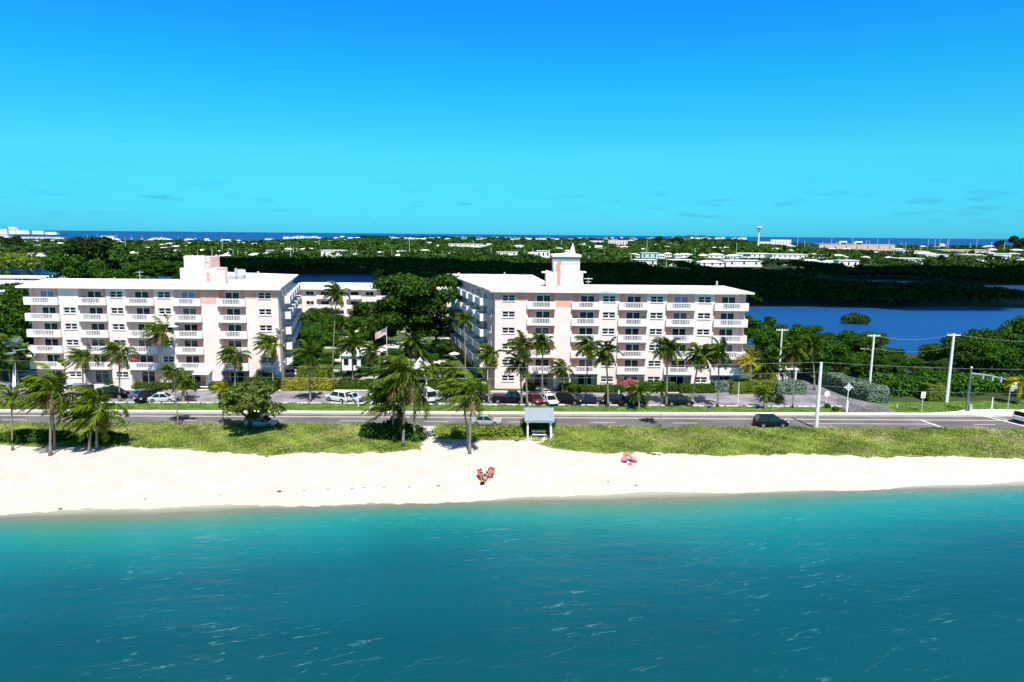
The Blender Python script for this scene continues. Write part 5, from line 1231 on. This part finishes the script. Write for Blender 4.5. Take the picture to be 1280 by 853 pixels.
# ================================================================== VEHICLES
def glassm(): return mat('car_glass',(.01,.012,.016),.05,.2,3,spec=.7)
def car(px, py, heading, kind, col, label, ratio=1.0, z=.03, rough=.35):
    x,y = gp(px,py); root = empty({'pickup':'pickup_truck','van':'van'}.get(kind,'car'),(x,y,z),heading); tag(root,label,{'pickup':'pickup truck','van':'van','suv':'car','jeep':'car'}.get(kind,'car'))
    paint = mat('car_paint_'+'_'.join(str(int(c*100)) for c in col),col,rough,.04,2,spec=.5 if max(col) > .1 else .15,metal=.15 if max(col) > .1 else 0)
    L,W,Hh = {'sedan':(4.5,1.8,1.45),'suv':(4.7,1.9,1.75),'pickup':(5.6,2.0,1.9),'van':(5.2,2.0,2.1),'jeep':(4.3,1.9,1.85)}[kind]
    h = L/2; bh = {'sedan':.85,'suv':1.0,'pickup':1.15,'van':1.1,'jeep':1.1}[kind]
    # lower body: stations along x with half width and top height
    st = {'sedan':[(-h,.70,.62,.35),(-h+.15,.86,.80,.25),(-h+.9,.9,bh+.03,.22),(-.3,.9,bh,.22),(h-1.2,.9,bh-.03,.22),(h-.25,.84,.70,.25),(h,.66,.55,.35)],
          'suv':[(-h,.80,.95,.4),(-h+.12,.92,bh,.3),(-h+1,.95,bh,.25),(0,.95,bh,.25),(h-1.2,.95,bh,.25),(h-.2,.9,.88,.3),(h,.75,.75,.4)],
          'pickup':[(-h,.9,1.1,.5),(-h+.1,1.0,bh,.4),(-h+1.6,1.0,bh,.35),(0,1.0,bh,.35),(h-1.2,1.0,bh,.35),(h-.15,.97,1.05,.4),(h,.85,.9,.5)],
          'van':[(-h,.92,1.1,.4),(-h+.1,1.0,bh,.3),(0,1.0,bh,.25),(h-1.1,1.0,bh,.25),(h-.2,.93,.85,.3),(h,.8,.7,.4)],
          'jeep':[(-h,.9,1.05,.5),(-h+.1,.93,bh,.45),(0,.93,bh,.4),(h-1.2,.9,bh,.4),(h-.1,.8,1.0,.45),(h,.75,.95,.5)]}[kind]
    mb = MB(); vs = []; fs = []
    for (a,w,t,b) in st: vs += [(a,-w*.94,b),(a,-w,(b+t)*.5),(a,-w*.96,t-.05),(a,-w*.8,t),(a,w*.8,t),(a,w*.96,t-.05),(a,w,(b+t)*.5),(a,w*.94,b)]
    for i in range(len(st)-1):
        for k in range(8): fs.append((i*8+k,i*8+(k+1)%8,(i+1)*8+(k+1)%8,(i+1)*8+k))
    fs += [tuple(range(7,-1,-1)), tuple((len(st)-1)*8+k for k in range(8))]; mb.add(vs,fs,paint)
    # roof and pillars
    cab = {'sedan':(-h+.75,-h+1.35,.35,1.15),'suv':(-h+.12,-h+.55,.55,1.35),'pickup':(-.55,-.25,1.0,1.65),'van':(-h+.1,-h+.25,1.0,1.85),'jeep':(-h+.08,-h+.2,.45,.8)}[kind]
    a0,a1,a2,a3 = cab; tw = .80 if kind in('sedan','suv') else .86; w0 = W/2-.07; w1 = w0*tw+.02
    mb.add([(a1,-w1,Hh-.07),(a2,-w1,Hh-.07),(a2,w1,Hh-.07),(a1,w1,Hh-.07),(a1+.12,-w1+.15,Hh),(a2-.12,-w1+.15,Hh),(a2-.12,w1-.15,Hh),(a1+.12,w1-.15,Hh)],[(0,3,2,1),(4,5,6,7),(0,1,5,4),(1,2,6,5),(2,3,7,6),(3,0,4,7)],paint)
    mid = (a1+a2)/2
    for s in (-1,1):
        for (p,q) in (((a0,w0),(a1,w1)),((a3,w0),(a2,w1)),((mid,w0),(mid,w1))):
            mb.tube([(p[0],s*p[1],bh-.03),(q[0],s*q[1],Hh-.05)],.055,paint,5)
    if kind == 'pickup':
        mb.box(-h+.05,-.6,-W/2+.02,-W/2+.1,bh,bh+.12,paint); mb.box(-h+.05,-.6,W/2-.1,W/2-.02,bh,bh+.12,paint)
    mb.build('body', root)
    mb = MB(); e = .02; mb.add([(a0+.03,-w0+e,bh-.02),(a3-.03,-w0+e,bh-.02),(a3-.03,w0-e,bh-.02),(a0+.03,w0-e,bh-.02),(a1,-w1+e,Hh-.08),(a2,-w1+e,Hh-.08),(a2,w1-e,Hh-.08),(a1,w1-e,Hh-.08)],[(0,3,2,1),(4,5,6,7),(0,1,5,4),(1,2,6,5),(2,3,7,6),(3,0,4,7)],glassm()); mb.build('windows', root)
    wr = .33 if kind == 'sedan' else .38
    for sx in (-1,1):
        for s in (-1,1):
            cx = sx*(h-.95); cy = s*(W/2-.02)
            mb = MB(); mb.tube([(cx,cy-.12,wr),(cx,cy-.10,wr),(cx,cy+.10,wr),(cx,cy+.12,wr)],[wr*.9,wr,wr,wr*.9],M_tyre,16); w_ = mb.build('wheel', root)
            mb = MB(); mb.tube([(cx,cy-.125,wr),(cx,cy+.125,wr)],wr*.58,M_rim,10); mb.build('rim', w_)
    for s in (-1,1):
        mb = MB(); mb.box(h-.16,h-.02,s*.62-.16,s*.62+.16,.62*Hh/1.45,.74*Hh/1.45,M_lampclear); mb.build('headlight', root)
        mb = MB(); mb.box(-h+.0,-h+.1,s*.66-.12,s*.66+.12,.6*Hh/1.45,.8*Hh/1.45,M_lampred); mb.build('tail_light', root)
    mb = MB(); mb.box(h-.05,h+.04,-.75,.75,.34,.46,M_black); mb.build('front_bumper', root)
    mb = MB(); mb.box(-h-.04,-h+.05,-.75,.75,.36,.48,M_black); mb.build('rear_bumper', root)
    return root
W_ = (.74,.74,.74); S_ = (.38,.40,.42); K_ = (.008,.009,.012); N_ = (.012,.016,.035)
up = PI/2
car(186,501,up+2.9,'suv',K_,'black car parked at the left end of the row by the left block')
car(204,502,.15,'sedan',(.55,.57,.6),'pale silver car parked right of the black one at the left block')
car(180.5,497.5,.1,'sedan',(.10,.16,.30),'dark blue car parked behind the black car at the left block')
car(142,497,.05,'suv',K_,'black car half hidden behind the palm by the red parasol')
car(424,501.5,PI-.5,'suv',W_,'white car parked on the left of the courtyard entrance')
car(436,502,PI-.25,'sedan',(.45,.55,.62),'pale blue car parked beside the white one at the courtyard entrance')
car(478,500,.1,'suv',K_,'black car hidden behind the biggest palm crown')
car(533,501,up+.5,'van',W_,'white van parked just right of the biggest palm')
car(553,501.5,.2,'sedan',(.30,.31,.33),'grey car parked right of the white van')
car(595,502.5,.05,'sedan',K_,'low dark car parked left of the black pickup')
car(637,503.5,-.06,'pickup',K_,'black pickup truck parked before the right block')
car(669,503.5,-up*.75,'sedan',(.15,.01,.022),'dark red car parked between the pickup and the white car')
car(687,504.5,-up*.8,'sedan',W_,'white car parked between the red car and the black one')
car(711,504.5,-.45,'suv',K_,'black car parked right of the white one by the right block')
car(737,504.5,-.1,'sedan',N_,'low navy car parked beside the slender leaning palm')
car(772,505,0.05,'suv',K_,'black car parked behind the white post')
car(790,507,.1,'sedan',K_,'low black car parked behind the stemless young palm')
car(848,506.5,.03,'suv',K_,'black car parked behind the straight palm, before the leaning one')
car(327,533,-.04,'sedan',(.42,.43,.44),'silver car on the road under the round bushy tree')
car(607,531,0,'sedan',(.36,.38,.38),'grey car on the road left of the beach shelter')
car(963,533.5,PI*0+0.0,'suv',K_,'black car driving on the road in front of the small leafy palm',rough=.2)
car(1284,528,.35,'jeep',W_,'white boxy off-road car entering from the right edge')
car(364,470,.4,'sedan',W_,'white car parked in the shade between the croton bed and the left block')
# ================================================================== PEOPLE AND BEACH THINGS
def person(loc, rz, label, shirt, shorts, pose='sit'):
    root_me = bpy.data.meshes.new('person')
    # joints for a seated figure facing -y
    if pose == 'sit':
        J = {'pel':(0,0,.42,.135),'sp':(0,.05,.62,.125),'ch':(0,.09,.86,.14),'nk':(0,.08,1.0,.055),'hd':(0,.06,1.10,.085),'tp':(0,.06,1.2,.08),
             'lh':(-.1,-.04,.40,.095),'lk':(-.14,-.46,.44,.065),'la':(-.15,-.58,.06,.042),'lf':(-.15,-.74,.04,.035),'rh':(.1,-.04,.40,.095),'rk':(.14,-.46,.44,.065),'ra':(.15,-.58,.06,.042),'rf':(.15,-.74,.04,.035),
             'ls':(-.17,.08,.93,.055),'le':(-.25,-.02,.68,.042),'lw':(-.2,-.24,.60,.03),'lx':(-.18,-.34,.58,.028),'rs':(.17,.08,.93,.055),'re':(.25,-.02,.68,.042),'rw':(.2,-.24,.60,.03),'rx':(.18,-.34,.58,.028)}
    else:
        J = {'pel':(0,0,.92,.13),'sp':(0,-.08,1.08,.12),'ch':(0,-.22,1.28,.135),'nk':(0,-.3,1.40,.055),'hd':(0,-.36,1.48,.085),'tp':(0,-.40,1.57,.08),
             'lh':(-.1,0,.88,.095),'lk':(-.13,-.06,.48,.065),'la':(-.14,.02,.07,.042),'lf':(-.15,-.14,.04,.035),'rh':(.1,0,.88,.095),'rk':(.14,-.14,.5,.065),'ra':(.15,-.1,.07,.042),'rf':(.16,-.26,.04,.035),
             'ls':(-.18,-.24,1.34,.055),'le':(-.22,-.4,1.12,.042),'lw':(-.16,-.56,.98,.03),'lx':(-.14,-.62,.92,.028),'rs':(.18,-.24,1.34,.055),'re':(.22,-.4,1.12,.042),'rw':(.18,-.56,.98,.03),'rx':(.16,-.62,.92,.028)}
    keys = list(J); E_ = [('pel','sp'),('sp','ch'),('ch','nk'),('nk','hd'),('hd','tp'),('pel','lh'),('lh','lk'),('lk','la'),('la','lf'),('pel','rh'),('rh','rk'),('rk','ra'),('ra','rf'),('ch','ls'),('ls','le'),('le','lw'),('lw','lx'),('ch','rs'),('rs','re'),('re','rw'),('rw','rx')]
    def skin(nm, ks, es, grow, m, parent):
        me = bpy.data.meshes.new(nm); me.from_pydata([J[k][:3] for k in ks],[(ks.index(a),ks.index(b)) for a,b in es],[]); me.materials.append(m)
        o = bpy.data.objects.new(nm, me); link(o, parent); md = o.modifiers.new('skin','SKIN'); md.use_smooth_shade = True
        for i,k in enumerate(ks): r = J[k][3]+grow; me.skin_vertices[0].data[i].radius = (r,r)
        me.skin_vertices[0].data[0].use_root = True
        s = o.modifiers.new('sub','SUBSURF'); s.levels = 1; s.render_levels = 2
        return o
    root = empty('person', loc, rz); tag(root, label, 'person', 'people on the beach')
    skin('body', keys, E_, 0, M_skin, root)
    skin('shirt', ['sp','ch','ls','rs'], [('sp','ch'),('ch','ls'),('ch','rs')], .022, shirt, root)
    skin('shorts', ['pel','lh','lk','rh','rk'][:1]+['lh','rh'], [('pel','lh'),('pel','rh')], .024, shorts, root)
    h = J['tp']; mb = MB(); c = Vector(h[:3])
    mb.tube([c+Vector((0,.02,-.07)),c+Vector((0,.02,.0)),c+Vector((0,.01,.07)),c+Vector((0,0,.10))],[.095,.103,.085,.03],M_hair,10); mb.build('hair', root, True)
    hd = Vector(J['hd'][:3]); mb = MB(); mb.tube([hd+Vector((0,-.085,.035)),hd+Vector((0,-.115,.0)),hd+Vector((0,-.085,-.015))],[.012,.018,.012],M_skin,6); mb.build('nose', root, True)
    mb = MB()
    for s in (-1,1): mb.box(s*.035-.012,s*.035+.012,hd.y-.096,hd.y-.082,hd.z+.03,hd.z+.045,M_black)
    mb.build('eyes', root)
    for (e,s) in (('lx',-1),('rx',1)):
        p = Vector(J[e][:3]); d = Vector((0,-.5,-.5)).normalized()
        for k in range(4):
            o_ = Vector((-.03+.02*k,0,0)); mb = MB(); mb.tube([p+o_*.8,p+o_+d*.05,p+o_+d*.05+Vector((0,-.012,-.03))],[.011,.009,.007],M_skin,5); mb.build('finger', root, True)
        mb = MB(); mb.tube([p+Vector((s*-.02,0,.0)),p+Vector((s*-.055,-.03,-.01)),p+Vector((s*-.06,-.05,-.02))],[.012,.010,.008],M_skin,5); mb.build('thumb', root, True)
    return root
def beach_chair(px, py, rz, m, label, tilt=.5):
    x,y = gp(px,py,-.35); z = beach_z(x,y)+.02; root = empty('beach_chair',(x,y,z),rz); tag(root,label,'beach chair','folding chairs on the beach')
    mb = MB(); mb.box(-.28,.28,-.3,.26,.30,.34,m); mb.build('seat', root)
    mb = MB(); mb.add([(-.28,.24,.33),(.28,.24,.33),(.28,.24+tilt,.98),(-.28,.24+tilt,.98),(-.28,.29,.31),(.28,.29,.31),(.28,.29+tilt,.96),(-.28,.29+tilt,.96)],[(0,1,2,3),(7,6,5,4),(0,4,5,1),(1,5,6,2),(2,6,7,3),(3,7,4,0)],m); mb.build('backrest', root)
    for s in (-1,1):
        mb = MB(); mb.tube([(s*.3,-.32,0),(s*.3,.1,.34),(s*.3,.26+tilt,.99)],.016,M_rim,6); mb.tube([(s*.3,.38,0),(s*.3,-.28,.33)],.016,M_rim,6); mb.build('frame', root)
        mb = MB(); mb.box(s*.3-.035,s*.3+.035,-.3,.3,.54,.57,m); mb.build('armrest', root)
    return root, (x,y,z)
c1,l1 = beach_chair(601.5,598,.35,M_red,'bright red beach chair on the left of the seated pair')
c2,l2 = beach_chair(613,596,-.3,M_red,'bright red beach chair on the right of the seated pair')
person((l1[0],l1[1],l1[2]-.05),.35,'person in dark clothes sitting in the left red beach chair',M_navy,M_black)
person((l2[0],l2[1],l2[2]-.05),-.3,'person in a faded red top sitting in the right red beach chair',M_pinkcloth,M_navy)
x,y = gp(607,601,-.35); person((x,y,beach_z(x,y)),1.9,'person in black bending forward in front of the two red chairs',M_black,M_navy,'bend')
beach_chair(781,580,-.2,M_pinkcloth,'faded red beach chair, left one of the empty pair near the dune')
beach_chair(793,580,.9,M_pinkcloth,'faded red beach chair with low reclined back, right one of the empty pair',.75)
def bag(px,py,m,label):
    x,y = gp(px,py,-.35); root = empty('beach_bag',(x,y,beach_z(x,y)),.4); tag(root,label,'bag')
    mb = MB(); mb.prism([(-.28,-.14),(.28,-.14),(.28,.14),(-.28,.14)],0,.34,m,[(-.22,-.08),(.22,-.08),(.22,.08),(-.22,.08)]); mb.build('body', root,bevel=.03)
    mb = MB(); mb.tube([(-.12,0,.33),(-.1,0,.5),(.1,0,.5),(.12,0,.33)],.015,M_black,6); mb.build('handle', root)
bag(603,603,M_black,'black beach bag on the sand before the seated pair')
bag(788,583,M_pinkcloth,'small red bag between the two empty beach chairs')
rr = random.Random(9)
rocks = [(75,631,.16),(349,612.5,.2),(181,620.5,.1),(548,606.5,.13),(275,616,.08),(817,573,.25),(811,572,.2),(824,573.5,.15),(646,556,.25),(760,601,.1),(795,604,.12),(440,609,.1),(455,608.5,.1),(480,608,.08),(511,607.5,.1),(380,611.5,.08),(410,610,.08),(590,557.5,.25),(770,567,.18)]
for i,(px,py,s) in enumerate(rocks):
    x,y = gp(px,py,-.5); z = beach_z(x,y); mb = MB(); n = 7; pr = [(0.1,.0),(.8,.15),(1,.45),(.6,.8),(.15,.95)]
    vs = []; fs = []
    for (q,zz) in pr:
        for k in range(n): a = 2*PI*k/n; f = rr.uniform(.75,1.2); vs.append((s*1.5*q*f*math.cos(a),s*q*f*math.sin(a),s*.7*zz))
    for j in range(len(pr)-1):
        for k in range(n): fs.append((j*n+k,j*n+(k+1)%n,(j+1)*n+(k+1)%n,(j+1)*n+k))
    fs.append(tuple((len(pr)-1)*n+k for k in range(n))); mb.add(vs,fs,mat('dry_seaweed',(.07,.05,.035),.9,.2,8))
    o = mb.build('seaweed_clump'); o.location = (x,y,z); tag(o,'small dark clump of dry seaweed lying on the pale sand','seaweed','seaweed clumps along the beach')
# ================================================================== CLOUD overhead (out of frame), casting its shadow over the far mangroves
def cloud(name, shadow_poly_pts, z, seed, label):
    """real cumulus bodies whose shadow falls on the given ground discs (x,y,rx,ry)"""
    dz = z/math.tan(SUN_EL); ox = math.sin(SUN_AZ)*dz; oy = -math.cos(SUN_AZ)*dz
    mb = MB(); m = mat('cloud_white',(.85,.87,.9),1.0,.03,.01)
    for (x,y,rx,ry) in shadow_poly_pts:
        bm = bmesh.new(); bmesh.ops.create_icosphere(bm, subdivisions=4, radius=1)
        vs = []
        for v in bm.verts:
            p = v.co; f = 1+.28*mnoise.noise(p*2.2+Vector((seed,0,x)))+.14*mnoise.noise(p*5+Vector((0,seed,x)))
            vs.append((x+ox+p.x*f*rx, y+oy+p.y*f*ry, z+p.z*f*35*(1 if p.z > 0 else .3)))
        mb.add(vs,[tuple(q.index for q in f_.verts) for f_ in bm.faces],m); bm.free()
    o = mb.build(name, smooth=True); tag(o, label, None, None, 'structure')
cloud('cloud',[(-20,400,120,95),(110,400,150,125),(250,420,170,130),(400,430,170,135),(-140,475,120,70),(260,515,190,60),(150,330,120,70),(300,340,140,80),(20,335,90,60),(440,505,150,60)],560,3,'low white cumulus cloud')
# ================================================================== LIGHT, SKY, CAMERA
w = bpy.data.worlds.new('World'); scene.world = w; w.use_nodes = True; nt = w.node_tree; L = nt.links.new
bg = nt.nodes['Background']; sky = nt.nodes.new('ShaderNodeTexSky'); sky.sky_type = 'NISHITA'; sky.sun_disc = False
sky.sun_elevation = SUN_EL
sun_dir = Vector((math.sin(SUN_AZ)*math.cos(SUN_EL), -math.cos(SUN_AZ)*math.cos(SUN_EL), math.sin(SUN_EL)))   # towards the sun
sky.sun_rotation = math.atan2(sun_dir.x, sun_dir.y)
sky.air_density = 1.0; sky.dust_density = 0.25; sky.ozone_density = 2.2; sky.altitude = 0
tcw = nt.nodes.new('ShaderNodeTexCoord'); spw = nt.nodes.new('ShaderNodeSeparateXYZ'); L(tcw.outputs['Generated'], spw.inputs[0])
rp = nt.nodes.new('ShaderNodeValToRGB'); L(spw.outputs[2], rp.inputs[0]); cr = rp.color_ramp     # colour grade of the clear sky by height
st = [(0,(.07,.52,1.0)),(.05,(.085,.60,.92)),(.105,(.108,.74,.84)),(.21,(.048,.765,1.04)),(.30,(.035,.66,1.3)),(.50,(.32,.42,.55)),(1,(.40,.43,.47))]
cr.elements[0].position = 0; cr.elements[0].color = (*st[0][1],1); cr.elements[1].position = 1; cr.elements[1].color = (*st[-1][1],1)
for p, c in st[1:-1]: e = cr.elements.new(p); e.color = (*c,1)
# faint thin cloud streaks low over the horizon
div = nt.nodes.new('ShaderNodeVectorMath'); div.operation = 'MULTIPLY'; div.inputs[1].default_value = (9,9,55); L(tcw.outputs['Generated'], div.inputs[0])
nw = nt.nodes.new('ShaderNodeTexNoise'); nw.inputs['Scale'].default_value = 1.9; nw.inputs['Detail'].default_value = 5; nw.inputs['Roughness'].default_value = .55; L(div.outputs[0], nw.inputs['Vector'])
mr = nt.nodes.new('ShaderNodeMapRange'); mr.inputs[1].default_value = .57; mr.inputs[2].default_value = .72; L(nw.outputs['Fac'], mr.inputs[0])
bandr = nt.nodes.new('ShaderNodeValToRGB'); L(spw.outputs[2], bandr.inputs[0]); q = bandr.color_ramp
q.elements[0].position = .012; q.elements[0].color = (0,0,0,1); q.elements[1].position = .085; q.elements[1].color = (0,0,0,1)
e = q.elements.new(.03); e.color = (1,1,1,1); e = q.elements.new(.055); e.color = (.8,.8,.8,1)
mm = nt.nodes.new('ShaderNodeMath'); mm.operation = 'MULTIPLY'; L(mr.outputs[0], mm.inputs[0]); L(bandr.outputs[0], mm.inputs[1])
m2 = nt.nodes.new('ShaderNodeMath'); m2.operation = 'MULTIPLY'; m2.inputs[1].default_value = .55; L(mm.outputs[0], m2.inputs[0])
wm_ = nt.nodes.new('ShaderNodeMix'); wm_.data_type = 'RGBA'; L(m2.outputs[0], wm_.inputs[0]); L(rp.outputs[0], wm_.inputs[6]); wm_.inputs[7].default_value = (.055,.36,.62,1)
hs = nt.nodes.new('ShaderNodeMix'); hs.data_type = 'RGBA'; hs.blend_type = 'MULTIPLY'; hs.inputs[0].default_value = 1
L(sky.outputs[0], hs.inputs[6]); L(wm_.outputs[2], hs.inputs[7]); L(hs.outputs[2], bg.inputs[0]); bg.inputs[1].default_value = SKY_STR
s = bpy.data.lights.new('sun','SUN'); s.energy = 4.4; s.angle = math.radians(.5); s.color = (1.0,.955,.89)
so = bpy.data.objects.new('sun', s); link(so); so.rotation_euler = sun_dir.to_track_quat('Z','Y').to_euler()
cam = bpy.data.cameras.new('camera'); cam.sensor_width = 36; cam.lens = 24; cam.clip_start = .5; cam.clip_end = 120000
co = bpy.data.objects.new('camera', cam); link(co); co.location = (0,0,H)
co.rotation_euler = (Matrix.Rotation(PI/2-PITCH,4,'X') @ Matrix.Rotation(ROLL,4,'Z')).to_euler()
scene.camera = co
scene.view_settings.view_transform = 'Standard'; scene.view_settings.look = 'None'; scene.view_settings.gamma = 1; scene.view_settings.exposure = EXPOSURE
scene.view_settings.use_curve_mapping = False
scene.cycles.max_bounces = 6; scene.cycles.diffuse_bounces = 3; scene.cycles.glossy_bounces = 2; scene.cycles.transmission_bounces = 3
